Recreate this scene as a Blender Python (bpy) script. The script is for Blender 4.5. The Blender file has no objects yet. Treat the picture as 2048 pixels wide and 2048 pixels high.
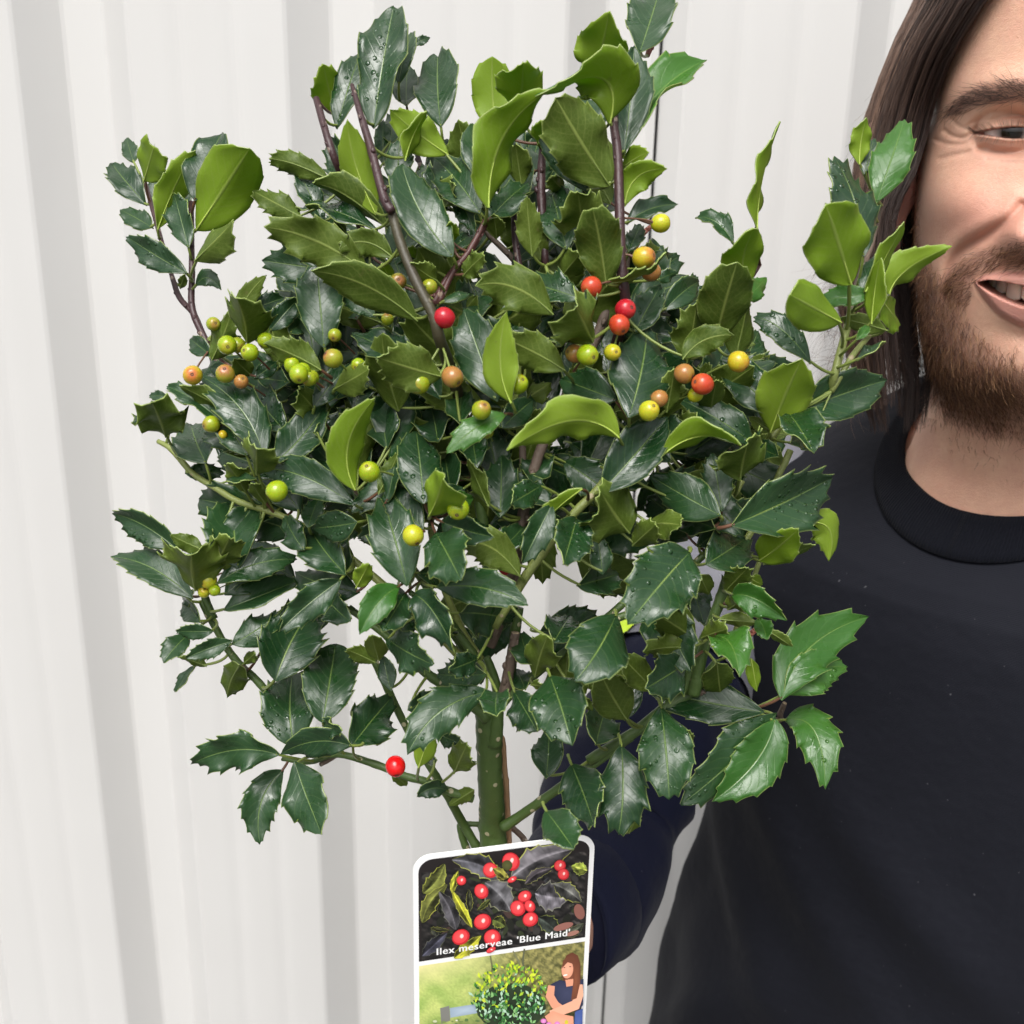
import bpy, bmesh, math, random
import numpy as np
from mathutils import Vector, Matrix, Quaternion

R = math.radians
rng = random.Random(7)
sc = bpy.context.scene
COL = sc.collection

# ------------------------------------------------------------------ camera
CAM_LOC = Vector((0.0, 0.0, 1.62))
PITCH, ROLL = R(19.0), R(1.3)
F_PX = 2216.0                                   # focal length in pixels of the 2048 px photograph
cam_rot = Matrix.Rotation(R(90) - PITCH, 3, 'X') @ Matrix.Rotation(ROLL, 3, 'Z')
cam_d = bpy.data.cameras.new('camera')
cam = bpy.data.objects.new('camera', cam_d); COL.objects.link(cam)
cam.matrix_world = Matrix.Translation(CAM_LOC) @ cam_rot.to_4x4()
cam_d.sensor_width = 36.0; cam_d.lens = 36.0 * F_PX / 2048.0
cam_d.clip_start = 0.02; cam_d.clip_end = 500.0
cam_d.dof.use_dof = True; cam_d.dof.focus_distance = 0.435
cam_d.dof.aperture_fstop = (cam_d.lens / 1000.0) / 0.0022
sc.camera = cam

# ------------------------------------------------------------------ sky, sun, exposure
SUN_EL, SUN_AZ = R(58), R(14)                    # soft sun behind the photographer, a little to the left
world = bpy.data.worlds.new('World'); sc.world = world; world.use_nodes = True
wn = world.node_tree.nodes; wl = world.node_tree.links
sky = wn.new('ShaderNodeTexSky'); sky.sky_type = 'NISHITA'; sky.sun_disc = False
sky.sun_elevation = SUN_EL; sky.sun_rotation = R(180) + SUN_AZ
sky.dust_density = 6.0; sky.air_density = 1.0; sky.ozone_density = 1.0
hs = wn.new('ShaderNodeHueSaturation'); hs.inputs['Saturation'].default_value = 0.30
bg = wn['Background']; bg.inputs['Strength'].default_value = 0.115
wl.new(sky.outputs['Color'], hs.inputs['Color']); wl.new(hs.outputs['Color'], bg.inputs['Color'])
sun_d = bpy.data.lights.new('sun', 'SUN'); sun_d.energy = 1.5; sun_d.angle = R(34); sun_d.color = (1.0, 0.985, 0.965)
sun = bpy.data.objects.new('sun', sun_d); COL.objects.link(sun)
sun_dir = Vector((-math.sin(SUN_AZ) * math.cos(SUN_EL), -math.cos(SUN_AZ) * math.cos(SUN_EL), math.sin(SUN_EL)))
sun.rotation_euler = sun_dir.to_track_quat('Z', 'Y').to_euler(); sun.location = (0, -3, 6)
sc.view_settings.view_transform = 'Standard'; sc.view_settings.look = 'None'
sc.view_settings.exposure = 0.78; sc.view_settings.gamma = 1.0
sc.cycles.use_denoising = True
sc.cycles.max_bounces = 8; sc.cycles.transparent_max_bounces = 16
sc.cycles.sample_clamp_indirect = 6.0
sc.cycles.caustics_reflective = False; sc.cycles.caustics_refractive = False


def P(px, py, d):
    """point at depth d (metres along the view axis) behind a pixel of the 2048 px photograph"""
    return CAM_LOC + cam_rot @ Vector(((px - 1024.0) / F_PX * d, (1024.0 - py) / F_PX * d, -d))


def PY(px, py, y):
    """point at horizontal distance y in front of the camera behind a pixel"""
    v = cam_rot @ Vector(((px - 1024.0) / F_PX, (1024.0 - py) / F_PX, -1.0))
    return CAM_LOC + v * (y / v.y)


VIEW = cam_rot @ Vector((0, 0, -1)); UPV = cam_rot @ Vector((0, 1, 0)); RTV = cam_rot @ Vector((1, 0, 0))


# ------------------------------------------------------------------ mesh helpers
class MB:
    def __init__(s): s.v = []; s.f = []; s.m = []; s.uv = []

    def vert(s, p, uv=(0, 0)):
        s.v.append(tuple(p)); s.uv.append(uv); return len(s.v) - 1

    def face(s, idx, m=0): s.f.append(tuple(idx)); s.m.append(m)

    def grid(s, rows, m=0, uvs=None, close=False, flip=False):
        ids = [[s.vert(p, uvs[i][j] if uvs else (j / max(1, len(r) - 1), i / max(1, len(rows) - 1))) for j, p in enumerate(r)] for i, r in enumerate(rows)]
        for i in range(len(rows) - 1):
            n = len(ids[i]); rg = n if close else n - 1
            for j in range(rg):
                k = (j + 1) % n
                q = (ids[i][j], ids[i][k], ids[i + 1][k], ids[i + 1][j])
                s.face(q[::-1] if flip else q, m)
        return ids

    def tube(s, pts, rad, n=8, m=0, cap=True):
        pts = [Vector(p) for p in pts]
        if not hasattr(rad, '__len__'): rad = [rad] * len(pts)
        T = [(pts[min(i + 1, len(pts) - 1)] - pts[max(i - 1, 0)]).normalized() for i in range(len(pts))]
        a = T[0].orthogonal().normalized(); rows = []
        L = 0.0; uvs = []
        for i, p in enumerate(pts):
            a = (a - T[i] * a.dot(T[i])); a = a.normalized() if a.length > 1e-9 else T[i].orthogonal().normalized()
            b = T[i].cross(a)
            rows.append([p + (a * math.cos(2 * math.pi * k / n) + b * math.sin(2 * math.pi * k / n)) * rad[i] for k in range(n)])
            if i: L += (p - pts[i - 1]).length
            uvs.append([(k / n, L) for k in range(n)])
        ids = s.grid(rows, m, uvs, close=True)
        if cap:
            s.face(ids[0][::-1], m); s.face(ids[-1], m)
        return ids

    def build(s, name, mats, parent=None, smooth=True):
        me = bpy.data.meshes.new(name); me.from_pydata(s.v, [], s.f); me.update()
        for mt in (mats if isinstance(mats, (list, tuple)) else [mats]): me.materials.append(mt)
        me.polygons.foreach_set('material_index', s.m)
        if smooth: me.polygons.foreach_set('use_smooth', [True] * len(s.f))
        uvl = me.uv_layers.new(name='UVMap')
        li = np.zeros(len(me.loops), dtype=np.int32); me.loops.foreach_get('vertex_index', li)
        uvl.data.foreach_set('uv', np.array(s.uv, dtype=np.float32)[li].ravel())
        o = bpy.data.objects.new(name, me); COL.objects.link(o)
        if parent is not None: o.parent = parent
        return o


def empty(name, loc=(0, 0, 0)):
    o = bpy.data.objects.new(name, None); COL.objects.link(o); o.empty_display_size = 0.05
    return o


def tag(o, label=None, cat=None, group=None, kind=None):
    for k, v in (('label', label), ('category', cat), ('group', group), ('kind', kind)):
        if v: o[k] = v
    return o


def catmull(pts, n):
    """smooth polyline through pts (tuples of any length), n samples per span"""
    pts = [np.array(p, float) for p in pts]
    if len(pts) == 2:
        return [pts[0] + (pts[1] - pts[0]) * i / n for i in range(n + 1)]
    e = [2 * pts[0] - pts[1]] + pts + [2 * pts[-1] - pts[-2]]
    out = []
    for i in range(1, len(e) - 2):
        for k in range(n):
            t = k / n
            out.append(0.5 * (2 * e[i] + (e[i + 1] - e[i - 1]) * t + (2 * e[i - 1] - 5 * e[i] + 4 * e[i + 1] - e[i + 2]) * t * t + (3 * e[i] - e[i - 1] - 3 * e[i + 1] + e[i + 2]) * t ** 3))
    out.append(pts[-1]); return out


# ------------------------------------------------------------------ material helpers
class NT:
    def __init__(s, name):
        s.mat = bpy.data.materials.new(name); s.mat.use_nodes = True
        s.t = s.mat.node_tree; s.n = s.t.nodes; s.b = s.n['Principled BSDF']; s.out = s.n['Material Output']

    def new(s, kind, **kw):
        nd = s.n.new(kind)
        for k, v in kw.items():
            if k in nd.inputs.keys(): s.set(nd, k, v)
            else: setattr(nd, k, v)
        return nd

    def set(s, nd, k, v):
        if isinstance(v, bpy.types.NodeSocket): s.t.links.new(v, nd.inputs[k])
        else: nd.inputs[k].default_value = v

    def p(s, **kw):
        for k, v in kw.items(): s.set(s.b, k.replace('_', ' '), v)

    def math(s, op, a, b=0.0, c=0.0, clamp=False):
        nd = s.n.new('ShaderNodeMath'); nd.operation = op; nd.use_clamp = clamp
        for i, v in enumerate((a, b, c)): s.set(nd, i, v)
        return nd.outputs[0]

    def mix(s, f, a, b, mode='MIX'):
        nd = s.n.new('ShaderNodeMix'); nd.data_type = 'RGBA'; nd.blend_type = mode; nd.clamp_factor = True
        for i, v in ((0, f), (6, a), (7, b)):
            if isinstance(v, bpy.types.NodeSocket): s.t.links.new(v, nd.inputs[i])
            else: nd.inputs[i].default_value = (*v, 1) if (i and len(v) == 3) else v
        return nd.outputs[2]

    def noise(s, scale, detail=3.0, rough=0.55, vec=None, dist=0.0):
        nd = s.new('ShaderNodeTexNoise', Scale=scale, Detail=detail, Roughness=rough, Distortion=dist)
        if vec is not None: s.t.links.new(vec, nd.inputs['Vector'])
        return nd.outputs['Fac']

    def ramp(s, f, stops):
        nd = s.n.new('ShaderNodeValToRGB'); cr = nd.color_ramp
        while len(cr.elements) < len(stops): cr.elements.new(0.5)
        for e, (p, c) in zip(cr.elements, stops):
            e.position = p; e.color = (c, c, c, 1) if not hasattr(c, '__len__') else (*c, 1)
        s.t.links.new(f, nd.inputs['Fac']); return nd.outputs['Color']

    def coord(s, which='Object'):
        return s.n.new('ShaderNodeTexCoord').outputs[which]

    def bump(s, h, strength, dist, normal=None):
        nd = s.new('ShaderNodeBump', Strength=strength, Distance=dist); s.t.links.new(h, nd.inputs['Height'])
        if normal is not None: s.t.links.new(normal, nd.inputs['Normal'])
        return nd.outputs['Normal']


def simple(name, col, rough=0.5, **kw):
    t = NT(name); t.p(Base_Color=(*col, 1), Roughness=rough, **kw); return t.mat

# ------------------------------------------------------------------ ground
t = NT('wet_tarmac')
g1 = t.noise(3.0, 6, 0.6, t.coord()); g2 = t.noise(90.0, 4, 0.6, t.coord())
t.p(Base_Color=t.mix(t.math('MULTIPLY', g1, 0.9), (0.075, 0.073, 0.07), (0.14, 0.135, 0.13)), Roughness=0.85, Normal=t.bump(g2, 0.4, 0.004))
m = MB(); m.grid([[(-60, -60, 0), (60, -60, 0)], [(-60, 60, 0), (60, 60, 0)]])
tag(m.build('ground', t.mat, smooth=False), kind='structure')

# ------------------------------------------------------------------ profiled steel wall
YAW = R(3.5); WALL_Y = 0.877
w_ax = Vector((math.cos(YAW), -math.sin(YAW), 0)); w_in = Vector((math.sin(YAW), math.cos(YAW), 0))   # along the wall, into the wall


def WP(s, z, depth=0.0): return Vector((0, WALL_Y, 0)) + w_ax * s + w_in * depth + Vector((0, 0, z))


t = NT('painted_steel_sheet'); co = t.coord()
st = t.new('ShaderNodeMapping', Scale=(9.0, 9.0, 0.7)); t.t.links.new(co, st.inputs['Vector'])
streak = t.noise(1.0, 5, 0.6, st.outputs['Vector']); blot = t.noise(2.3, 4, 0.55, co)
spk = t.new('ShaderNodeTexVoronoi', Scale=7.0); t.t.links.new(co, spk.inputs['Vector'])
spot = t.ramp(spk.outputs['Distance'], [(0.0, 1.0), (0.022, 1.0), (0.034, 0.0), (1.0, 0.0)])
c = t.mix(streak, (0.575, 0.570, 0.555), (0.625, 0.622, 0.610))
c = t.mix(t.math('MULTIPLY', blot, 0.35), c, (0.535, 0.525, 0.50))
c = t.mix(t.math('MULTIPLY', spot, 0.55), c, (0.12, 0.11, 0.11))
wv = t.noise(5.0, 2, 0.5, co); fine = t.noise(900.0, 2, 0.5, co)
t.p(Base_Color=c, Roughness=t.math('MULTIPLY_ADD', streak, 0.15, 0.42), Normal=t.bump(fine, 0.06, 0.0006, t.bump(wv, 0.35, 0.004)))
t.b.inputs['Specular IOR Level'].default_value = 0.4
M_WALL = t.mat

PER, H = 0.208, 0.025
prof = [(0.0, 0.0)]                                  # (distance along the period, depth into the wall)


def swage(c0):
    return [(c0 + q * 0.0036, 0.0011 * math.exp(-(q / 2.0) ** 2)) for q in range(-4, 5)]


prof = [(0.0, 0.0), (0.003, 0.0012), (0.029, H - 0.0012), (0.032, H), (0.061, H), (0.064, H - 0.0012), (0.088, 0.0012), (0.091, 0.0)] \
    + swage(0.1285) + swage(0.1705)
S0 = -0.3855


def sheet(name, s_a, s_b, off):
    ps = []
    k0 = int(math.floor((s_a - S0) / PER)) - 1
    for k in range(k0, k0 + 24):
        for (a, dpt) in prof:
            s = S0 + k * PER + a
            if s_a <= s <= s_b: ps.append((s, dpt + off))
    # exact ends
    def at(s):
        q = ((s - S0) % PER); pp = prof + [(PER, 0.0)]
        for (a, d0), (b, d1) in zip(pp[:-1], pp[1:]):
            if a <= q <= b: return d0 + (d1 - d0) * (q - a) / max(1e-9, b - a) + off
        return off
    ps = [(s_a, at(s_a))] + ps + [(s_b, at(s_b))]
    mb = MB()
    zs = [0.05 + i * 0.17 for i in range(18)]
    front = [[WP(s, z, dp) for s, dp in ps] for z in zs]
    back = [[WP(s, z, dp + 0.0009) for s, dp in ps] for z in zs]
    a = mb.grid(front); b = mb.grid(back, flip=True)
    for i in range(len(zs) - 1):
        for j, fl in ((0, 0), (len(ps) - 1, 1)):
            q = (a[i][j], a[i + 1][j], b[i + 1][j], b[i][j]); mb.face(q if fl else q[::-1])
    for j in range(len(ps) - 1):
        mb.face((a[-1][j], a[-1][j + 1], b[-1][j + 1], b[-1][j])[::-1]); mb.face((a[0][j], a[0][j + 1], b[0][j + 1], b[0][j]))
    return mb


wall = empty('steel_wall'); tag(wall, 'off white ribbed steel wall of a shed behind the man', 'wall')
ob = sheet('sheet', -1.35, 0.1005, 0.0).build('sheet', M_WALL, wall)
for p in ob.data.polygons: p.use_smooth = False
ob2 = sheet('sheet', 0.1030, 1.35, 0.0045).build('sheet', M_WALL, wall)
for p in ob2.data.polygons: p.use_smooth = False
mb = MB()
rows = [[WP(a, z, d) for a, d in ((0.080, 0.030), (0.130, 0.030), (0.130, 0.055), (0.080, 0.055))] for z in (0.05, 2.94)]
ids = mb.grid(rows, close=True); mb.face(ids[0][::-1]); mb.face(ids[1]); mb.build('seam_backing', simple('dark_seam_backing', (0.03, 0.03, 0.03), 0.7), wall, smooth=False)  # unseen dark backing added so the gap between the sheets reads as shade

# ------------------------------------------------------------------ the man
HEAD_YAW, TORSO_YAW = R(24), R(39.8)
O_H = P(2177, 260, 0.455)
XH = Vector((math.cos(HEAD_YAW), -math.sin(HEAD_YAW), 0)); YH = Vector((math.sin(HEAD_YAW), math.cos(HEAD_YAW), 0)); ZH = Vector((0, 0, 1))
A_O, A_X, A_Y, A_Z = (np.array(tuple(v)) for v in (O_H, XH, YH, ZH))
A_CAM = np.array(tuple(CAM_LOC)); A_ROT = np.array(cam_rot)


def to_px(w):
    v = (w - A_CAM) @ A_ROT; return 1024 + F_PX * v[..., 0] / -v[..., 2], 1024 - F_PX * v[..., 1] / -v[..., 2]


def head_w(x, y, z): return A_O + np.multiply.outer(x, A_X) + np.multiply.outer(y, A_Y) + np.multiply.outer(z, A_Z)


def poly_sd(px, py, poly, closed=True):
    """distance to a polygon / polyline, negative inside a closed one"""
    d = np.full(px.shape, 1e9); ins = np.zeros(px.shape, bool); n = len(poly)
    for i in range(n if closed else n - 1):
        (xa, ya), (xb, yb) = poly[i], poly[(i + 1) % n]
        ex, ey = xb - xa, yb - ya; t = np.clip(((px - xa) * ex + (py - ya) * ey) / (ex * ex + ey * ey + 1e-12), 0, 1)
        d = np.minimum(d, np.hypot(px - xa - t * ex, py - ya - t * ey))
        if closed:
            c = ((ya > py) != (yb > py)); xi = (xb - xa) * (py - ya) / (yb - ya + 1e-12) + xa; ins ^= c & (px < xi)
    return np.where(ins, -d, d) if closed else d


def sstep(a, b, x):
    t = np.clip((x - a) / (b - a), 0, 1); return t * t * (3 - 2 * t)


def smooth_poly(pts, n=6): return [tuple(q) for q in catmull(pts, n)]


MOUTH = smooth_poly([(1955, 565), (1975, 560), (2000, 562), (2048, 571), (2110, 579), (2177, 582)]) + smooth_poly([(2177, 628), (2110, 625), (2048, 613), (2006, 597), (1975, 580), (1957, 568)])
LIPS = smooth_poly([(1948, 563), (1968, 549), (2010, 543), (2060, 544), (2120, 548), (2177, 556)]) + smooth_poly([(2177, 672), (2110, 668), (2048, 656), (2000, 632), (1968, 598), (1950, 570)])
EYE = smooth_poly([(1944, 267), (1965, 262), (1995, 257), (2030, 254), (2065, 257), (2090, 264)]) + smooth_poly([(2090, 268), (2060, 275), (2025, 277), (1995, 274), (1968, 270), (1946, 268)])
BROW = [(1888, 226), (1905, 205), (1945, 178), (2000, 164), (2070, 160), (2120, 172), (2120, 205), (2060, 200), (2000, 204), (1950, 214), (1912, 232)]
BEARD = [(1812, 350), (1834, 345), (1832, 455), (1836, 540), (1862, 585), (1895, 640), (1925, 690), (1965, 722), (2010, 730), (2070, 722), (2180, 722), (2180, 905), (2048, 882), (1960, 858), (1895, 825), (1850, 780), (1826, 690), (1816, 600)]
MOUST = [(1885, 565), (1905, 535), (1950, 503), (2000, 486), (2060, 480), (2180, 480), (2180, 535), (2060, 533), (2000, 536), (1962, 545), (1944, 566), (1950, 592), (1925, 612), (1898, 604)]
CHEEK = [(1830, 470), (1868, 530), (1905, 570), (1930, 620), (1965, 670), (2010, 700), (2060, 690), (2180, 685), (2180, 735), (1960, 735), (1880, 660), (1832, 580)]
NECKHAIR = [(1845, 760), (1900, 850), (1980, 890), (2180, 920), (2180, 1000), (2060, 980), (1960, 930), (1880, 890), (1845, 850)]
FOLD = smooth_poly([(2044, 412), (2020, 440), (1975, 470), (1930, 497), (1908, 520), (1893, 555), (1890, 590)])
CROW = [(smooth_poly([(1942, 270), (1925, 276), (1905, 272), (1890, 262)]), 0.0011, 5), (smooth_poly([(1948, 276), (1925, 288), (1895, 288), (1872, 280)]), 0.0008, 5),
        (smooth_poly([(1975, 292), (1940, 304), (1905, 312), (1880, 318)]), 0.0008, 6), (smooth_poly([(2110, 300), (2060, 306), (2010, 305), (1960, 296)]), 0.0016, 8),
        (smooth_poly([(2090, 322), (2030, 325), (1975, 318)]), 0.0006, 6), (smooth_poly([(2100, 238), (2050, 230), (2005, 234), (1965, 250), (1940, 266)]), 0.0012, 5),
        (smooth_poly([(1935, 258), (1918, 252), (1902, 238)]), 0.0008, 5), (smooth_poly([(2000, 240), (1960, 240), (1935, 250)]), 0.0007, 5)]

TAB = np.array([  # z, half width, front, back, axis y
    [0.116, 0.012, 0.020, 0.020, 0.088], [0.110, 0.034, 0.045, 0.050, 0.088], [0.098, 0.050, 0.064, 0.070, 0.087], [0.080, 0.0625, 0.080, 0.086, 0.086], [0.055, 0.0695, 0.089, 0.096, 0.086],
    [0.030, 0.0715, 0.0915, 0.100, 0.086], [0.012, 0.0715, 0.090, 0.100, 0.086], [0.0, 0.0712, 0.086, 0.099, 0.086], [-0.020, 0.0712, 0.0865, 0.094, 0.086], [-0.035, 0.0705, 0.0885, 0.086, 0.086],
    [-0.050, 0.0690, 0.0900, 0.076, 0.086], [-0.065, 0.0665, 0.0905, 0.066, 0.086], [-0.080, 0.0635, 0.0895, 0.060, 0.086], [-0.092, 0.0605, 0.0885, 0.056, 0.087], [-0.104, 0.0560, 0.0870, 0.054, 0.088],
    [-0.113, 0.0520, 0.0800, 0.052, 0.090], [-0.119, 0.0505, 0.0640, 0.051, 0.093], [-0.126, 0.0515, 0.0520, 0.051, 0.097], [-0.138, 0.0530, 0.0460, 0.053, 0.102], [-0.155, 0.0550, 0.0455, 0.056, 0.107],
    [-0.172, 0.0590, 0.0480, 0.062, 0.112], [-0.188, 0.0680, 0.0530, 0.070, 0.116], [-0.205, 0.0860, 0.0600, 0.078, 0.119]])


def tab(z, c):
    zs = TAB[::-1, 0]; return np.interp(z, zs, TAB[::-1, c])


# smooth tables
ZS = np.linspace(-0.205, 0.116, 400)
TABS = []
for c in range(1, 5):
    v = tab(ZS, c); k = np.hanning(25); k /= k.sum()
    TABS.append(np.convolve(np.pad(v, 12, mode='edge'), k, mode='valid'))

EYE_C = {-1: None, 1: None}


def face_surface(th, z):
    """head-frame position for angle th (0 = nose, negative = his right) and height z, with all the facial relief"""
    a, bf, bb, ay = (np.interp(z, ZS, q) for q in TABS)
    ct, stn = np.cos(th), np.sin(th)
    b = np.where(ct > 0, bf, bb); n = np.where(ct > 0, 2.35, 2.1)
    rr = (np.abs(stn) ** n + np.abs(ct) ** n) ** (-1.0 / n)
    x = a * rr * stn; y = ay - b * rr * ct
    fr = sstep(0.05, 0.45, ct)                                   # only the front carries features
    ax = np.abs(x)

    def g(cx, cz, sx, sz): return np.exp(-((ax - cx) / sx) ** 2 - ((z - cz) / sz) ** 2)
    dy = np.zeros_like(x)
    # nose: ridge, tip, wings
    t = np.clip((0.004 - z) / 0.046, 0, 1); ridge = 0.004 + 0.019 * t ** 1.15
    ridge = ridge * sstep(-0.056, -0.047, z) * sstep(0.022, -0.002, z)
    dy -= ridge * np.exp(-(ax / (0.0085 + 0.006 * t)) ** 2)
    dy -= 0.010 * g(0.0195, -0.042, 0.0065, 0.0085)
    # brow, sockets, cheekbone, apple of the cheek, chin, temples
    dy -= 0.0045 * g(0.030, 0.0165, 0.026, 0.008)
    dy += 0.0065 * g(0.026, -0.002, 0.015, 0.0085)
    dy -= 0.0080 * g(0.043, -0.033, 0.020, 0.014)
    dy -= 0.0020 * g(0.052, -0.022, 0.016, 0.012)
    dy += 0.0025 * g(0.064, 0.020, 0.015, 0.022)
    dy -= 0.0050 * g(0.0, -0.062, 0.034, 0.016)
    dy -= 0.0065 * g(0.0, -0.104, 0.018, 0.012)
    dy += 0.0030 * g(0.0, -0.085, 0.018, 0.005)
    dy -= 0.0020 * g(0.050, -0.066, 0.008, 0.010)
    y = y + dy * fr
    # pixel-traced relief, mirrored for the far half of the face
    W = head_w(-ax, y, z); px, py = to_px(W); vis = fr
    sd = poly_sd(px, py, FOLD, False)
    y = y + vis * (0.0030 * np.exp(-(sd / 11.0) ** 2)) - vis * 0.0016 * np.exp(-((poly_sd(px, py - 0, [(p[0] - 14, p[1] - 22) for p in FOLD], False)) / 18.0) ** 2)
    # lips roll outwards
    sl = poly_sd(px, py, LIPS); sm = poly_sd(px, py, MOUTH)
    y = y - vis * 0.0034 * sstep(8, -16, sl)
    y = y + vis * 0.0012 * np.exp(-(sl / 5.0) ** 2)
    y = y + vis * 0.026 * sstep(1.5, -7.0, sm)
    # eyelids wrap round the eyeball
    ec = (0.0305, 0.0185, -0.0015)
    rx = ax - ec[0]; rz = z - ec[2]; sph = ec[1] - np.sqrt(np.clip(0.0134 ** 2 - rx ** 2 - rz ** 2, 1e-8, None))
    wgt = sstep(1.0, 0.55, np.hypot(rx / 0.0185, rz / 0.0115)) * vis
    y = y * (1 - wgt) + np.minimum(y + 0.004, sph) * wgt
    se = poly_sd(px, py, EYE)
    for pl, dep, wd in CROW:
        y = y + vis * dep * np.exp(-(poly_sd(px, py, pl, False) / wd) ** 2)
    y = y - vis * 0.0007 * np.exp(-((se - 4) / 3.5) ** 2)
    y = y + vis * 0.0060 * sstep(1.2, -2.5, se)
    return x, y, z, px, py, dict(lip=vis * sstep(3, -3, sl), mouth=vis * sstep(0, -4, sm), eye=vis * sstep(2, -1, se), fr=vis)


th = np.concatenate([np.linspace(-math.pi, -1.75, 26)[:-1], np.linspace(-1.75, 0.12, 330)[:-1], np.linspace(0.12, math.pi, 70)])
zz = np.concatenate([np.linspace(-0.205, -0.135, 22)[:-1], np.linspace(-0.135, 0.036, 330)[:-1], np.linspace(0.036, 0.1155, 36)])
TH, ZZ = np.meshgrid(th, zz)
hx, hy, hz, hpx, hpy, hm = face_surface(TH, ZZ)
HW = head_w(hx, hy, hz)
hpx0, hpy0 = to_px(HW)
nr, nc = TH.shape
# colour of the skin itself: blush, lips, shadow of shaved hair, mouth inside
col = np.zeros((nr, nc, 3)); col[:] = (0.74, 0.455, 0.315)
axx = np.abs(hx)


def gg(cx, cz, sx, sz): return np.exp(-((axx - cx) / sx) ** 2 - ((hz - cz) / sz) ** 2) * hm['fr']


def tint(msk, c, k):
    global col
    col = col * (1 - (msk * k)[..., None]) + np.array(c) * (msk * k)[..., None]


tint(gg(0.040, -0.036, 0.018, 0.015), (0.56, 0.25, 0.19), 0.65)
tint(gg(0.020, -0.040, 0.014, 0.014), (0.56, 0.26, 0.20), 0.6)
tint(gg(0.030, -0.010, 0.016, 0.006), (0.46, 0.24, 0.20), 0.5)
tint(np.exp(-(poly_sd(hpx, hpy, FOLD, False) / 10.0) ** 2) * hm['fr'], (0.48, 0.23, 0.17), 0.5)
bd = sstep(12, -14, poly_sd(hpx, hpy, BEARD)) * hm['fr']; ms = sstep(10, -14, poly_sd(hpx, hpy, MOUST)) * hm['fr']; ck = sstep(16, -20, poly_sd(hpx, hpy, CHEEK)) * hm['fr']
bw = sstep(6, -8, poly_sd(hpx, hpy, BROW)) * hm['fr']
tint(bd, (0.30, 0.16, 0.10), 0.58); tint(ms, (0.30, 0.175, 0.13), 0.65); tint(ck, (0.42, 0.25, 0.185), 0.35); tint(bw, (0.26, 0.15, 0.11), 0.5)
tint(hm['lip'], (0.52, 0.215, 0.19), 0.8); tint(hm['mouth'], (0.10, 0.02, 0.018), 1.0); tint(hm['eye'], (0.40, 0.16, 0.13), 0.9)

t = NT('skin'); at = t.new('ShaderNodeVertexColor', layer_name='tint'); co = t.coord()
n1 = t.noise(55.0, 4, 0.6, co); n2 = t.noise(700.0, 3, 0.65, co); n3 = t.noise(2200.0, 2, 0.6, co)
c = t.mix(t.ramp(n1, [(0.3, 0.0), (0.7, 0.45)]), at.outputs['Color'], (0.56, 0.27, 0.20))
vein = t.ramp(t.noise(160.0, 5, 0.7, co), [(0.40, 0.0), (0.62, 0.32), (1.0, 0.32)]); c = t.mix(vein, c, (0.60, 0.30, 0.22))
frk = t.ramp(t.noise(330.0, 2, 0.5, co), [(0.0, 0.0), (0.70, 0.0), (0.78, 0.18), (1.0, 0.18)])
c = t.mix(frk, c, (0.38, 0.19, 0.13))
t.p(Base_Color=c, Roughness=t.math('MULTIPLY_ADD', n2, 0.30, 0.28), Normal=t.bump(t.math('ADD', n2, t.math('MULTIPLY', n3, 0.8)), 0.38, 0.0010))
t.b.inputs['Subsurface Weight'].default_value = 0.15; t.b.inputs['Subsurface Radius'].default_value = (1.0, 0.35, 0.2); t.b.inputs['Subsurface Scale'].default_value = 0.0035
t.b.inputs['Specular IOR Level'].default_value = 0.42
M_SKIN = t.mat

# ---- torso frame
NB = Vector((*(O_H + YH * 0.112).xy, 0)) + Vector((0.0014, 0.009, 0))
XT = Vector((math.cos(TORSO_YAW), -math.sin(TORSO_YAW), 0)); YT = Vector((math.sin(TORSO_YAW), math.cos(TORSO_YAW), 0))


def TW(x, y, z): return NB + XT * x + YT * y + Vector((0, 0, z))


RINGS = np.array([  # rx, ry front, ry back, z, front drop
    [0.0589, 0.067, 0.0624, 1.4662, 0.0294], [0.0681, 0.0893, 0.0734, 1.4659, 0.0466], [0.090, 0.098, 0.080, 1.456, 0.044], [0.125, 0.104, 0.088, 1.438, 0.032], [0.158, 0.110, 0.096, 1.414, 0.018],
    [0.174, 0.114, 0.104, 1.386, 0.006], [0.174, 0.118, 0.108, 1.345, 0.0], [0.160, 0.122, 0.110, 1.300, 0.0], [0.150, 0.124, 0.108, 1.240, 0.0], [0.152, 0.122, 0.102, 1.170, 0.0],
    [0.168, 0.122, 0.100, 1.100, 0.0], [0.180, 0.122, 0.102, 1.020, 0.0], [0.180, 0.122, 0.106, 0.930, 0.0]])


def torso_pt(s, al, off=0.0):
    q = [np.interp(s, range(len(RINGS)), RINGS[:, k]) for k in range(5)]
    ca, sa = math.cos(al), math.sin(al); n = 2.0 + 0.35 * min(1.0, s / 4.0)
    rr = (abs(sa) ** n + abs(ca) ** n) ** (-1 / n)
    x = (q[0] + off) * rr * sa; ry = q[1] if ca > 0 else q[2]; y = -(ry + off) * rr * ca
    z = q[3] - q[4] * ca
    return x, y, z


# right arm and hand (image left): shoulder, elbow, wrist in world space
SHO = TW(-0.150, 0.005, 1.385); ELB = P(1238, 1585, 0.605); FOR_ = P(1195, 1745, 0.560); WRI = P(1062, 1868, 0.508)
L_SHO = TW(0.150, 0.005, 1.385); L_ELB = TW(0.245, 0.03, 1.12); L_WRI = TW(0.25, -0.05, 0.90)


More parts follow.
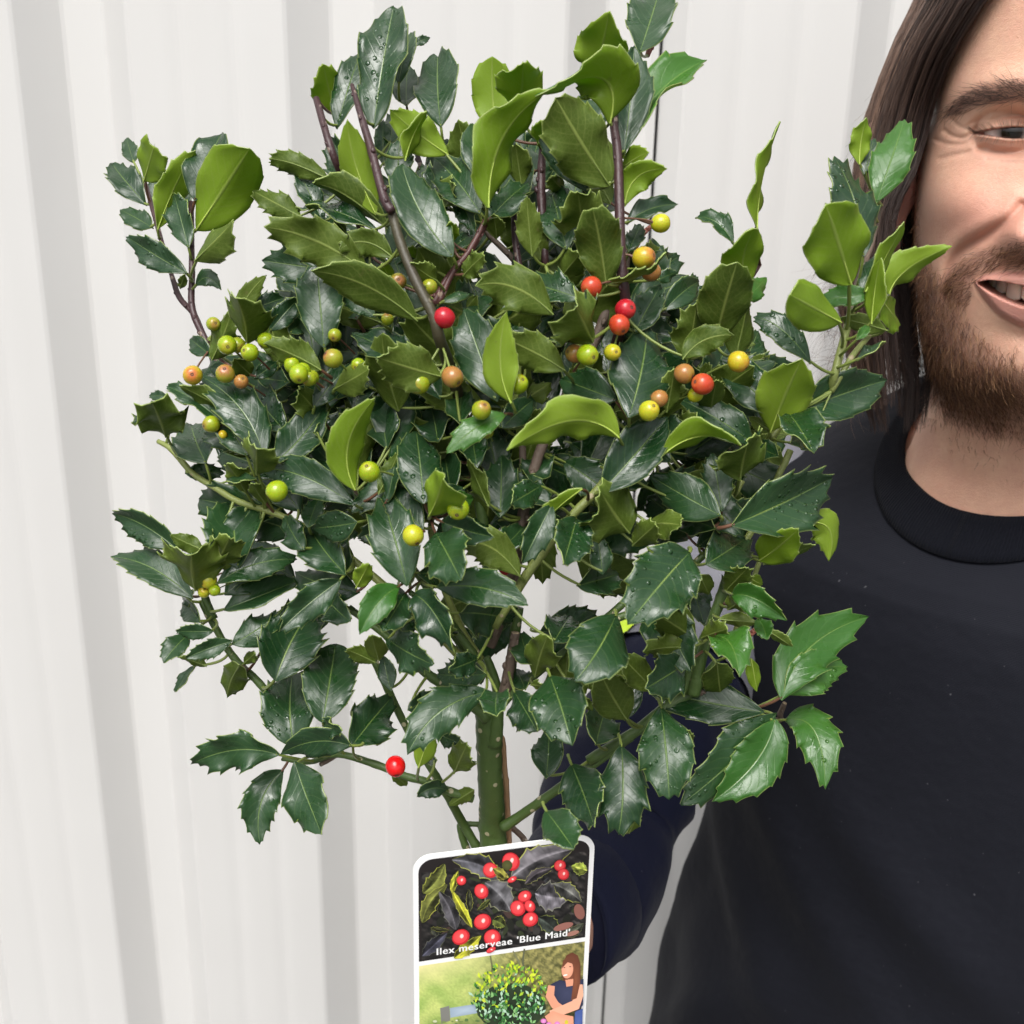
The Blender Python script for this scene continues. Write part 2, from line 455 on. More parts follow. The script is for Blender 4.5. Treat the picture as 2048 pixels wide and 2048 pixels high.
def arm_line(*cps, n=18):
    sm = [Vector(q) for q in catmull([tuple(p) for p in cps], 24)]; d = [0.0]
    for i in range(1, len(sm)): d.append(d[-1] + (sm[i] - sm[i - 1]).length)
    return [Vector([np.interp(d[-1] * k / n, d, [p[c] for p in sm]) for c in range(3)]) for k in range(n + 1)]


GRIP = P(1000, 2000, 0.455)                                      # where the trunk is held, behind the label
hand = MB()
fl = arm_line(SHO, ELB, FOR_, WRI); hand.tube(fl[9:], [0.030, 0.031, 0.031, 0.030, 0.029, 0.028, 0.0265, 0.0255, 0.025, 0.0245][:len(fl[9:])], 14)
pal = (GRIP - WRI); pd = pal.normalized(); upz = Vector((0, 0, 1)); side_v = pd.cross(upz).normalized()
palm_c = WRI + pal * 0.52
hand.tube([WRI - pd * 0.01, WRI + pal * 0.25, WRI + pal * 0.5, WRI + pal * 0.8], [0.0235, 0.0235, 0.024, 0.016], 12)
hand.tube([palm_c + upz * 0.024 - VIEW * -0.008, palm_c - upz * 0.030 - VIEW * -0.010], [0.018, 0.018], 10)
trunk_ax = (P(985, 1800, 0.44) - P(990, 2040, 0.45)).normalized()
for k, (h0, ln) in enumerate(((0.030, 0.95), (0.010, 1.05), (-0.010, 1.0), (-0.029, 0.85))):
    cen = GRIP + trunk_ax * h0; pts = []
    for j in range(7):
        an = R(-20 + j * 38 * ln); rad_ = 0.0135
        pts.append(cen + (RTV * math.cos(an) + VIEW * math.sin(an)) * rad_)
    hand.tube([palm_c + trunk_ax * h0 * 0.8 + VIEW * 0.006] + pts, [0.0092, 0.0090, 0.0088, 0.0085, 0.0082, 0.0078, 0.0074, 0.006], 8)
pts = [palm_c + trunk_ax * 0.030, GRIP + RTV * 0.018 + trunk_ax * 0.040 - VIEW * 0.008, GRIP - VIEW * 0.016 + trunk_ax * 0.040, GRIP - RTV * 0.012 - VIEW * 0.014 + trunk_ax * 0.034]
hand.tube([Vector(q) for q in catmull([tuple(p) for p in pts], 4)], [0.0115, 0.011, 0.0108, 0.0105, 0.0102, 0.010, 0.0098, 0.0095, 0.0092, 0.009, 0.0086, 0.008, 0.006], 8)
LD = (L_WRI - L_ELB).normalized(); LF = (LD.cross(XT)).normalized()
hand.tube([L_ELB.lerp(L_WRI, 0.6), L_WRI, L_WRI + LD * 0.03, L_WRI + LD * 0.075, L_WRI + LD * 0.095], [0.028, 0.025, 0.028, 0.027, 0.018], 12)
for k, ln in enumerate((0.068, 0.076, 0.072, 0.058)):
    b0 = L_WRI + LD * 0.085 + LF * (0.026 - 0.0175 * k); hand.tube([b0 - LD * 0.02, b0, b0 + LD * ln * 0.4 - XT * 0.004, b0 + LD * ln * 0.75 - XT * 0.014, b0 + LD * ln * 0.95 - XT * 0.026], [0.0095, 0.0092, 0.0088, 0.0080, 0.006], 8)
b0 = L_WRI + LD * 0.035 + LF * 0.022; hand.tube([b0, b0 + LD * 0.025 + LF * 0.018, b0 + LD * 0.055 + LF * 0.022 - XT * 0.008, b0 + LD * 0.07 + LF * 0.020 - XT * 0.012], [0.012, 0.011, 0.0095, 0.007], 8)
tmp = hand.build('tmp_hand', M_SKIN); md = tmp.modifiers.new('r', 'REMESH'); md.mode = 'VOXEL'; md.voxel_size = 0.0022
md = tmp.modifiers.new('s', 'SMOOTH'); md.iterations = 4; md.factor = 0.5
dg = bpy.context.evaluated_depsgraph_get(); ev = tmp.evaluated_get(dg); me = ev.to_mesh()
hv = [tuple(v.co) for v in me.vertices]; hf = [tuple(p.vertices) for p in me.polygons]; ev.to_mesh_clear(); bpy.data.objects.remove(tmp, do_unlink=True)

body = MB(); cols = []
flat = HW.reshape(-1, 3)
body.v = [tuple(p) for p in flat]; body.uv = [(0, 0)] * len(flat); cols = col.reshape(-1, 3).tolist()
idx = np.arange(nr * nc).reshape(nr, nc)
q = np.stack([idx[:-1, :-1], idx[:-1, 1:], idx[1:, 1:], idx[1:, :-1]], -1).reshape(-1, 4)
body.f = [tuple(r) for r in q.tolist()]; body.m = [0] * len(body.f)
o_ = len(body.v); body.v += hv; body.uv += [(0, 0)] * len(hv); cols += [(0.60, 0.36, 0.27)] * len(hv)
body.f += [tuple(i + o_ for i in f) for f in hf]; body.m += [0] * len(hf)
# chest and back under the shirt, joined to the neck
rows = []
for s in np.linspace(0.3, 12, 26):
    rows.append([TW(*torso_pt(s, 2 * math.pi * k / 48, -0.012)) for k in range(48)])
n0 = len(body.v); body.grid(rows, 0, close=True, flip=True); cols += [(0.60, 0.36, 0.27)] * (len(body.v) - n0)
person = body.build('person', M_SKIN)
ca = person.data.color_attributes.new('tint', 'FLOAT_COLOR', 'POINT')
ca.data.foreach_set('color', np.concatenate([np.array(cols, dtype=np.float32), np.ones((len(cols), 1), np.float32)], 1).ravel())
tag(person, 'smiling bearded man with long dark hair in a black crew neck shirt', 'person')


# ------------------------------------------------------------------ strands of hair as fine tubes
def strands(name, lines, r0, mat, parent, taper=0.35, shade=None):
    """lines: array (n, k, 3); r0: radius per strand"""
    L = np.asarray(lines, float); n, k, _ = L.shape
    T = np.gradient(L, axis=1); T /= np.linalg.norm(T, axis=2, keepdims=True) + 1e-12
    ref = np.tile(np.array([0.31, 0.82, 0.48]), (n, k, 1)); a = np.cross(T, ref); a /= np.linalg.norm(a, axis=2, keepdims=True) + 1e-12; b = np.cross(T, a)
    rad = np.asarray(r0)[:, None] * np.linspace(1, taper, k)[None, :]
    V = np.stack([L + rad[..., None] * (math.cos(2 * math.pi * j / 3) * a + math.sin(2 * math.pi * j / 3) * b) for j in range(3)], 2)   # n,k,3,3
    idx = np.arange(n * k * 3).reshape(n, k, 3)
    F = np.concatenate([np.stack([idx[:, :-1, j], idx[:, :-1, (j + 1) % 3], idx[:, 1:, (j + 1) % 3], idx[:, 1:, j]], -1).reshape(-1, 4) for j in range(3)])
    me = bpy.data.meshes.new(name); nv = n * k * 3; nf = len(F)
    me.vertices.add(nv); me.vertices.foreach_set('co', V.reshape(-1).astype(np.float32))
    me.loops.add(nf * 4); me.loops.foreach_set('vertex_index', F.reshape(-1).astype(np.int32))
    me.polygons.add(nf); me.polygons.foreach_set('loop_start', np.arange(0, nf * 4, 4, dtype=np.int32))
    me.polygons.foreach_set('use_smooth', np.ones(nf, bool)); me.update(); me.validate()
    sh = me.attributes.new('shade', 'FLOAT', 'POINT'); rs_ = np.random.RandomState(3).rand(n) if shade is None else np.asarray(shade)
    sh.data.foreach_set('value', np.repeat(rs_, k * 3).astype(np.float32))
    me.materials.append(mat); o = bpy.data.objects.new(name, me); COL.objects.link(o); o.parent = parent
    o['kind'] = 'stuff'; return o


def hair_mat(name, ca, cb, cc, rough=0.5):
    t = NT(name); at = t.new('ShaderNodeAttribute', attribute_name='shade')
    c = t.ramp(at.outputs['Fac'], [(0.0, ca), (0.55, cb), (1.0, cc)])
    t.p(Base_Color=c, Roughness=rough); t.b.inputs['Specular IOR Level'].default_value = 0.45
    return t.mat


M_HAIR = hair_mat('hair_dark_brown', (0.013, 0.007, 0.006), (0.060, 0.032, 0.022), (0.26, 0.155, 0.105))
M_BEARD = hair_mat('beard_brown', (0.042, 0.017, 0.010), (0.15, 0.064, 0.031), (0.42, 0.23, 0.11), 0.45)
M_BROW = hair_mat('brow_brown', (0.020, 0.012, 0.010), (0.05, 0.028, 0.020), (0.10, 0.055, 0.04), 0.45)
rs = np.random.RandomState(11)
# surface normals of the face grid
du = np.gradient(HW, axis=1); dv = np.gradient(HW, axis=0); NRM = np.cross(du, dv); NRM /= np.linalg.norm(NRM, axis=2, keepdims=True) + 1e-12
if (NRM[nr // 2, nc // 2] @ (A_CAM - HW[nr // 2, nc // 2])) < 0: NRM = -NRM
AREA = np.linalg.norm(np.cross(du, dv), axis=2)


def grow(mask, n, length, flow, lift, curl, segs, taper_noise=0.25):
    pr = (mask * AREA).ravel(); pr = pr / pr.sum(); pick = rs.choice(len(pr), n, p=pr)
    p0 = HW.reshape(-1, 3)[pick] + rs.normal(0, 0.0003, (n, 3)); nn = NRM.reshape(-1, 3)[pick]; xs = hx.reshape(-1)[pick]; zs_ = hz.reshape(-1)[pick]
    fl = flow(xs, zs_); fl = fl - nn * (fl * nn).sum(1, keepdims=True); fl /= np.linalg.norm(fl, axis=1, keepdims=True) + 1e-9
    fl += rs.normal(0, 0.38, (n, 3)); ln = length(xs, zs_) * rs.uniform(0.55, 1.25, n)
    ph = rs.uniform(0, 6.28, (n, 1)); side = np.cross(nn, fl); out = [p0]; p = p0.copy()
    for k in range(1, segs):
        u = k / (segs - 1)
        d = nn * (lift * (1.15 - u))[..., None] if hasattr(lift, '__len__') else nn * lift * (1.15 - u)
        d = d + fl * (0.55 + 0.6 * u) + side * np.sin(ph + u * 5.0) * curl + np.array([0, 0, -0.25 * u])
        d /= np.linalg.norm(d, axis=1, keepdims=True); p = p + d * (ln / (segs - 1))[:, None]; out.append(p.copy())
    return np.stack(out, 1)


def beard_flow(x, z): return np.multiply.outer(np.sign(x) * -0.25, A_X) + np.multiply.outer(-0.25 * np.ones_like(x), A_Y) + np.multiply.outer(-1.0 * np.ones_like(x), A_Z)


vis_w = np.where(hx < -0.012, 1.0, 0.35)                         # fewer hairs on the half that the picture does not show
low = sstep(-0.075, -0.105, hz)
B1 = grow(bd * (0.45 + 0.9 * low) * vis_w, 7000, lambda x, z: 0.0052 + 0.0035 * sstep(-0.07, -0.11, z), beard_flow, 0.55, 0.42, 7)
B2 = grow(ms * vis_w, 900, lambda x, z: 0.0075 + 0 * x, lambda x, z: np.multiply.outer(np.sign(x) * 0.9, A_X) + np.multiply.outer(-0.7 * np.ones_like(x), A_Z), 0.35, 0.2, 7)
B3 = grow(np.clip(ck - bd * 0.7, 0, 1) * vis_w, 750, lambda x, z: 0.006 + 0 * x, beard_flow, 0.45, 0.35, 7)
nk = sstep(10, -25, poly_sd(hpx, hpy, NECKHAIR)) * hm['fr']
B4 = grow(nk * vis_w, 110, lambda x, z: 0.0042 + 0 * x, beard_flow, 0.25, 0.3, 7)
BB = np.concatenate([B1, B2, B3, B4]); strands('beard', BB, rs.uniform(0.00006, 0.000115, len(BB)), M_BEARD, person)
brow_flow = lambda x, z: np.multiply.outer(np.sign(x) * 1.0, A_X) + np.multiply.outer(0.35 - 14.0 * np.clip(np.abs(x) - 0.034, 0, 1) * 3, A_Z)
E1 = grow(bw * np.where(hx < 0, 1.0, 0.8), 1150, lambda x, z: 0.0080 + 0 * x, brow_flow, 0.22, 0.12, 7); strands('eyebrow', E1, rs.uniform(0.00005, 0.00009, len(E1)), M_BROW, person)
# lashes along the upper and lower lid edge
ls = []
for (poly, n, up, ln) in ((EYE[:31], 150, 0.25, 0.0062), (EYE[31:], 60, -0.55, 0.0034)):
    pp = np.array(poly)
    for k in range(n):
        u = rs.rand() * (len(pp) - 1); i = int(u); q = pp[i] + (pp[min(i + 1, len(pp) - 1)] - pp[i]) * (u - i)
        base = P(q[0], q[1] + (1 if up > 0 else -1), 0.4555) + YH * 0.006
        fx = (q[0] - 2030) / 60.0
        d = (-YH * 0.8 + XH * (0.55 * fx) + ZH * up * rs.uniform(0.5, 1.4)).normalized()
        ls.append([tuple(base + d * ln * (j / 4) + ZH * (0.0011 * (j / 4) ** 2 * (1 if up > 0 else -1))) for j in range(5)])
strands('eyelash', ls, np.full(len(ls), 0.00006), M_BROW, person)

# ------------------------------------------------------------------ eyes, teeth, ear
t = NT('eyeball'); co = t.coord('Object'); sp = t.new('ShaderNodeSeparateXYZ'); t.t.links.new(co, sp.inputs[0])
rad_ = t.math('SQRT', t.math('ADD', t.math('POWER', sp.outputs[0], 2.0), t.math('POWER', sp.outputs[2], 2.0)))
iris = t.mix(t.noise(900.0, 3, 0.6, co), (0.008, 0.005, 0.004), (0.030, 0.018, 0.011))
c = t.mix(t.ramp(rad_, [(0.0, 0.0), (0.00225, 0.0), (0.0025, 1.0), (1.0, 1.0)]), (0.003, 0.003, 0.003), iris)
c = t.mix(t.ramp(rad_, [(0.0, 0.0), (0.0060, 0.0), (0.0068, 1.0), (1.0, 1.0)]), c, (0.62, 0.55, 0.52))
t.p(Base_Color=c, Roughness=0.06); t.b.inputs['Specular IOR Level'].default_value = 0.6
M_EYE = t.mat
for sx in (-1, 1):
    mb = MB(); rE = 0.0119; rows = []
    for i in range(1, 24):
        ph = math.pi * i / 24; bulge = 1.0 + 0.055 * math.exp(-(ph / 0.33) ** 2)
        rows.append([Vector((rE * bulge * math.sin(ph) * math.cos(6.2832 * j / 40), -rE * bulge * math.cos(ph), rE * bulge * math.sin(ph) * math.sin(6.2832 * j / 40))) for j in range(40)])
    ids = mb.grid(rows, close=True, flip=True); tp = mb.vert((0, -rE * 1.055, 0)); bt = mb.vert((0, rE, 0))
    for j in range(40): mb.face((tp, ids[0][j], ids[0][(j + 1) % 40])); mb.face((bt, ids[-1][(j + 1) % 40], ids[-1][j]))
    e = mb.build('eye', M_EYE, person)
    e.location = O_H + XH * (0.0290 * sx) + YH * 0.0188 + ZH * -0.0015; e.rotation_euler = (0, 0, -HEAD_YAW)

t = NT('tooth_enamel'); t.p(Base_Color=(0.82, 0.75, 0.64, 1), Roughness=0.2); t.b.inputs['Subsurface Weight'].default_value = 0.3; t.b.inputs['Subsurface Scale'].default_value = 0.002; M_TOOTH = t.mat
M_GUM = simple('gum', (0.42, 0.11, 0.11), 0.3)
widths = [0.0086, 0.0068, 0.0076, 0.0070, 0.0068, 0.0090]; heights = [0.0105, 0.0093, 0.0102, 0.0086, 0.0080, 0.0072]
zt = -0.0612; gum = MB(); gl = []
for sx in (-1, 1):
    s_arc = 0.0
    for w_, h_ in zip(widths, heights):
        xm = s_arc + w_ / 2; s_arc += w_
        xa = 0.030 * math.sin(xm / 0.031); ya = 0.0105 + 0.030 * (1 - math.cos(xm / 0.031)) * 1.15; an = xm / 0.031
        mb = MB(); rows = []
        for i in range(9):
            v = i / 8; z = -v * h_; wv = w_ * 0.5 * (0.80 + 0.20 * math.sin(min(1.0, v * 1.6) * 1.57)) * (1.0 if v < 0.88 else 1.0 - 0.35 * ((v - 0.88) / 0.12) ** 2)
            ring = []
            for j in range(12):
                a = 2 * math.pi * j / 12; cx, cy = math.cos(a), math.sin(a)
                ex = abs(cx) ** 0.55 * (1 if cx > 0 else -1) * wv * 0.985; ey = abs(cy) ** 0.7 * (1 if cy > 0 else -1) * 0.0031 * (1 - 0.45 * v)
                lx = ex * math.cos(an) - ey * math.sin(an) * 0; px_ = xa * sx + (ex * math.cos(an)) + ey * math.sin(an) * -sx; py_ = ya + ex * math.sin(an) * sx + ey * math.cos(an)
                ring.append(O_H + XH * px_ + YH * (py_ - 0.0135) + ZH * (zt + z - 0.0035 * (xm / 0.04) ** 2 * -0.6))
            rows.append(ring)
        ids = mb.grid(rows, close=True); mb.face(ids[-1]); mb.face(ids[0][::-1])
        mb.build('tooth', M_TOOTH, person)
        gl.append(O_H + XH * (xa * sx) + YH * (ya - 0.0100) + ZH * (zt + 0.0022))
gl.sort(key=lambda p: (p - O_H).dot(XH)); gum.tube(gl, 0.0042, 8); gum.build('gum', M_GUM, person)


def ear(sx):
    mb = MB(); rows = []; n = 40
    ctr = O_H + XH * (sx * 0.0695) + YH * 0.064 + ZH * -0.029
    out = (XH * sx * 0.85 + YH * 0.52).normalized(); fwd = (-YH * 0.85 + XH * sx * 0.5).normalized()
    for ri, (q, h, lift) in enumerate(((1.0, 0.0, 0.000), (1.02, 0.0, 0.005), (0.98, 0.0, 0.0085), (0.86, 0.0, 0.0085), (0.74, 0.0, 0.0045), (0.60, 0.0, 0.0065), (0.46, 0.0, 0.006), (0.32, 0.0, 0.001), (0.12, 0.0, -0.003))):
        ring = []
        for k in range(n):
            a = 2 * math.pi * k / n; ex = math.cos(a) * (0.0155 + 0.0035 * math.sin(a)); ez = math.sin(a) * 0.0315
            lobe = 1.0 if math.sin(a) > -0.6 else 0.85
            lf = lift * (1.0 if math.cos(a) < 0.55 else 0.3) * (0.4 if math.sin(a) < -0.75 and ri > 3 else 1.0) + 0.010 * (0.4 - 0.6 * math.cos(a)) * q
            ring.append(ctr + fwd * ex * q * lobe + ZH * ez * q + out * lf - YH * 0.0)
        rows.append(ring)
    mb.grid(rows, close=True); o = mb.build('ear', M_EAR, person); return o


t = NT('ear_skin'); n1 = t.noise(120.0, 3, 0.6, t.coord())
t.p(Base_Color=t.mix(n1, (0.58, 0.30, 0.235), (0.56, 0.25, 0.20)), Roughness=0.42); t.b.inputs['Subsurface Weight'].default_value = 0.3; t.b.inputs['Subsurface Scale'].default_value = 0.004; t.b.inputs['Subsurface Radius'].default_value = (1.0, 0.3, 0.2)
M_EAR = t.mat
for sx in (-1, 1): ear(sx)

# ------------------------------------------------------------------ hair
# scalp cap
cap = MB(); rows = []; capz = np.linspace(0.012, 0.1155, 34)
for z in capz:
    th_c = np.linspace(0.0, 2 * math.pi, 73)[:-1]
    x, y, z_, px_, py_, _ = face_surface(th_c - math.pi, np.full(72, z)); ring = []
    for k in range(72):
        fth = abs(th_c[k] - math.pi)                             # 0 at the face, pi at the back
        lim = 1.42 + 0.25 * max(0.0, -z / 0.05) if z < 0.045 else 1.42 - (z - 0.045) / 0.05 * 1.5
        g = max(0.0, min(1.0, (fth - lim) / 0.16)); off = -0.004 + g * 0.013
        c0 = A_O + A_Y * 0.088; p = head_w(np.array(x[k]), np.array(y[k]), np.array(z)); d = p - (c0 + A_Z * z * 0.5); d /= np.linalg.norm(d)
        ring.append(Vector(p + d * off))
    rows.append(ring)
ids = cap.grid(rows, close=True); cap.face(ids[-1])
t = NT('hair_mass'); n1 = t.noise(260.0, 4, 0.7, t.coord()); t.p(Base_Color=t.mix(n1, (0.010, 0.006, 0.005), (0.040, 0.022, 0.016)), Roughness=0.55, Normal=t.bump(n1, 0.6, 0.002)); M_CAP = t.mat
cap.build('hair_cap', M_CAP, person)


HDEP = -((HW - A_CAM) @ A_ROT)[..., 2]
KEEP = (np.abs(TH) < 1.9); FPX, FPY, FD = hpx0[KEEP], hpy0[KEEP], HDEP[KEEP]


def face_depth(x, y, default=0.52):
    k = (np.abs(FPX - x) < 9) & (np.abs(FPY - y) < 9)
    return float(FD[k].min()) if k.any() else default


def hair_sheet(left, right, dl, dr, n_clump, per, segs, jit, y0, y1, end, spread):
    """clumps of strands between two traced edges; dl/dr: depth at the left and right edge as function of the row"""
    lf = np.array(left, float); rt = np.array(right, float); out = []
    for ci in range(n_clump):
        s0 = (ci + rs.rand()) / n_clump; cd = rs.uniform(-0.006, 0.006); cw = rs.uniform(0, 6.28); ca_ = rs.uniform(0.3, 1.0) * jit; cend = rs.rand() ** 1.6 * end; cs = rs.normal(0, 0.05); hv = rs.normal(0, 0.13)
        for i in range(per):
            s = s0 + rs.normal(0, spread); ye = y1 - cend - rs.rand() ** 2 * end * 0.35
            wv = rs.uniform(0, 6.28); amp = rs.uniform(0.1, 0.5) * jit; ds = rs.normal(0, 0.02) + cs; dd = rs.normal(0, 0.0016) + cd; pinch = rs.uniform(0.25, 1.0); pts = []
            for k in range(segs):
                u = k / (segs - 1); y = y0 + (ye - y0) * u
                xl = np.interp(y, lf[:, 1], lf[:, 0]); xr = np.interp(y, rt[:, 1], rt[:, 0])
                ss = s0 + (s - s0) * (1 - 0.55 * u * pinch) + ds * (u - 0.3)
                ss = min(1.0, max(-0.14, ss))
                x = xl + (xr - xl) * ss + ca_ * math.sin(cw + u * 4.5) * (0.3 + u) + amp * math.sin(wv + u * 6.0)
                d = dl(y) + (dr(y) - dl(y)) * ss - 0.010 * math.sin(math.pi * min(1, max(0, ss))) + dd
                pts.append(tuple(P(x, y, d)))
            out.append(pts); HSH.append(min(1.0, max(0.0, rs.rand() * 0.45 + 0.62 * (1 - s0) ** 1.3 - 0.05 + hv)))
    return out


HSH = []; HL = [(1886, -140), (1832, 0), (1790, 80), (1757, 160), (1726, 260), (1710, 350), (1704, 450), (1694, 540), (1684, 600), (1690, 680), (1708, 760), (1730, 850)]
HR = [(2080, -140), (1972, 0), (1908, 100), (1868, 200), (1848, 280), (1826, 350), (1796, 400), (1784, 450), (1778, 560), (1785, 650), (1792, 760), (1790, 850)]
RY = np.arange(-140, 851, 30); RD = np.array([min(0.512, face_depth(np.interp(y, [q[1] for q in HR], [q[0] for q in HR]) - 4, y, 0.505) - 0.004) for y in RY])
RD = np.where(RY > 330, 0.512, RD); RD = np.convolve(np.pad(RD, 2, mode='edge'), np.ones(5) / 5, mode='valid')
h1 = hair_sheet(HL, HR, lambda y: 0.548, lambda y: float(np.interp(y, RY, RD)), 105, 30, 18, 7.0, -140, 820, 430, 0.021)
HL2 = [(1775, 250), (1758, 320), (1745, 380), (1725, 450), (1698, 540), (1676, 600), (1690, 680), (1712, 760), (1745, 860)]
HR2 = [(1838, 250), (1834, 320), (1826, 380), (1830, 450), (1838, 540), (1848, 620), (1858, 700), (1860, 760), (1845, 860)]
NH1 = len(HSH); h2 = hair_sheet(HL2, HR2, lambda y: 0.575, lambda y: 0.572, 84, 26, 18, 10.0, 250, 872, 300, 0.025)
fw = []                                                          # flyaways
for i in range(210):
    y0_ = rs.uniform(-50, 520); x0_ = np.interp(y0_, [q[1] for q in HL], [q[0] for q in HL]) + rs.uniform(0, 40); L_ = rs.uniform(80, 300); k1, k2 = rs.uniform(-50, 15), rs.uniform(-50, 60)
    fw.append([tuple(P(x0_ + (-0.28 * L_ * u) + k1 * u * u + k2 * u * u * (u - .6), y0_ + L_ * u, 0.53 + 0.01 * u)) for u in np.linspace(0, 1, 18)])
for i in range(420):                                             # frizz beside the neck
    x0_, y0_ = rs.uniform(1672, 1770), rs.uniform(520, 800); an = rs.uniform(2.3, 3.9); L_ = rs.uniform(30, 105); cv = rs.uniform(-1.6, 1.6)
    fw.append([tuple(P(x0_ + math.cos(an + cv * u) * L_ * u, y0_ - math.sin(an + cv * u) * L_ * u * 0.8 + 25 * u * u, 0.555)) for u in np.linspace(0, 1, 18)])
HSH = HSH[:NH1] + [q * 0.45 for q in HSH[NH1:]]; HH = np.array(h1 + h2)
def rooted(A):                                                   # lead every strand up to a parting on top of the head
    n = len(A); top = head_w(-0.002 - 0.012 * rs.rand(n), 0.005 + 0.15 * rs.rand(n), 0.120 + 0 * rs.rand(n)); out = [top]
    ctr = A_O + A_Y * 0.088
    for u in (0.3, 0.6, 0.85):
        p = top * (1 - u) + A[:, 0] * u; d = p - ctr; d /= np.linalg.norm(d, axis=1, keepdims=True); out.append(p + d * (0.030 * math.sin(math.pi * u)))
    return np.concatenate([np.stack(out, 1), A], 1)


N1 = len(h1); long_ = rooted(HH[:N1]); back = HH[N1:]
def mirrored(A): return A - 2 * np.multiply.outer((A - A_O) @ A_X, A_X)


strands('hair', mirrored(long_[::2]), rs.uniform(0.00012, 0.00024, len(long_[::2])), M_HAIR, person, 0.5)
strands('hair', mirrored(back[::2]), rs.uniform(0.00012, 0.00024, len(back[::2])), M_HAIR, person, 0.5)
strands('hair', back, rs.uniform(0.00008, 0.00020, len(back)), M_HAIR, person, 0.5, HSH[N1:])
HH = long_; HSH = HSH[:N1]; strands('hair', HH, rs.uniform(0.00008, 0.00020, len(HH)), M_HAIR, person, 0.5, HSH)
strands('stray_hair', np.array(fw), rs.uniform(0.00004, 0.00008, len(fw)), M_HAIR, person, 0.5)
# dark mass of hair behind the strands
mb = MB(); rows = []
for y in np.linspace(-140, 720, 24):
    xl = np.interp(y, [q[1] for q in HL], [q[0] for q in HL]) + 52; xr = np.interp(y, [q[1] for q in HR], [q[0] for q in HR]) - 16
    if y > 290: xr = np.interp(y, [q[1] for q in HR2], [q[0] for q in HR2]) - 6
    k = max(0.10, min(1.0, (735 - y) / 240)); xm = (xl + xr) / 2; hw_ = (xr - xl) / 2 * k; ring = []
    for j in range(20):
        a = 2 * math.pi * j / 20; ring.append(P(xm + hw_ * math.cos(a) + 34 * (1 - k), y, 0.582 + 0.012 * math.sin(a) * k - 0.016 * math.cos(a) * (1 if y < 250 else 0)))
    rows.append(ring)
rows = [[O_H + XH * (-0.035 + 0.012 * math.cos(2 * math.pi * j / 20)) + YH * (0.09 + 0.02 * math.sin(2 * math.pi * j / 20)) + ZH * 0.104 for j in range(20)]] + rows
mb.grid(rows, close=True); mb.build('hair_lock', M_CAP, person)
mb2 = MB(); mb2.v = [tuple(Vector(v) - XH * (2 * (Vector(v) - O_H).dot(XH))) for v in mb.v]; mb2.uv = mb.uv; mb2.f = [f[::-1] for f in mb.f]; mb2.m = mb.m; mb2.build('hair_lock', M_CAP, person)

# ------------------------------------------------------------------ clothing
def cloth(name, ca, cb, scale, rough, sheen=0.3, stripes=False):
    t = NT(name); co = t.coord(); n1 = t.noise(14.0, 4, 0.55, co); n2 = t.noise(scale, 2, 0.5, co)
    mp = t.new('ShaderNodeMapping', Scale=(1400.0, 1400.0, 1400.0)); t.t.links.new(co, mp.inputs['Vector'])
    wv = t.new('ShaderNodeTexWave', Scale=420.0, Distortion=2.0); wv.bands_direction = 'Z'; t.t.links.new(co, wv.inputs['Vector'])
    lint = t.ramp(t.noise(480.0, 1, 0.5, co), [(0.0, 0.0), (0.79, 0.0), (0.81, 1.0), (1.0, 1.0)])
    c = t.mix(n1, ca, cb); c = t.mix(t.math('MULTIPLY', lint, 0.25), c, (0.3, 0.3, 0.32))
    t.p(Base_Color=c, Roughness=rough, Normal=t.bump(t.math('ADD', n2, t.math('MULTIPLY', wv.outputs['Fac'], 0.5)), 0.25, 0.0005, t.bump(n1, 0.35, 0.012)))
    t.b.inputs['Sheen Weight'].default_value = sheen; t.b.inputs['Sheen Roughness'].default_value = 0.4; t.b.inputs['Specular IOR Level'].default_value = 0.2
    return t.mat


M_SHIRT = cloth('black_jersey', (0.0046, 0.0053, 0.0090), (0.0072, 0.0080, 0.0130), 1500.0, 0.85, 0.03)
M_NAVY = cloth('navy_fabric', (0.0040, 0.0055, 0.019), (0.0062, 0.0080, 0.026), 1200.0, 0.8, 0.06)
M_GREYB = cloth('reflective_grey', (0.13, 0.13, 0.15), (0.20, 0.20, 0.23), 900.0, 0.45, 0.1)
M_HIVIS = simple('hi_vis_yellow', (0.62, 0.86, 0.02), 0.6)
M_TROUS = cloth('dark_trousers', (0.014, 0.014, 0.018), (0.02, 0.02, 0.024), 1300.0, 0.85, 0.2)
M_SHOE = simple('dark_boot', (0.02, 0.017, 0.015), 0.55)

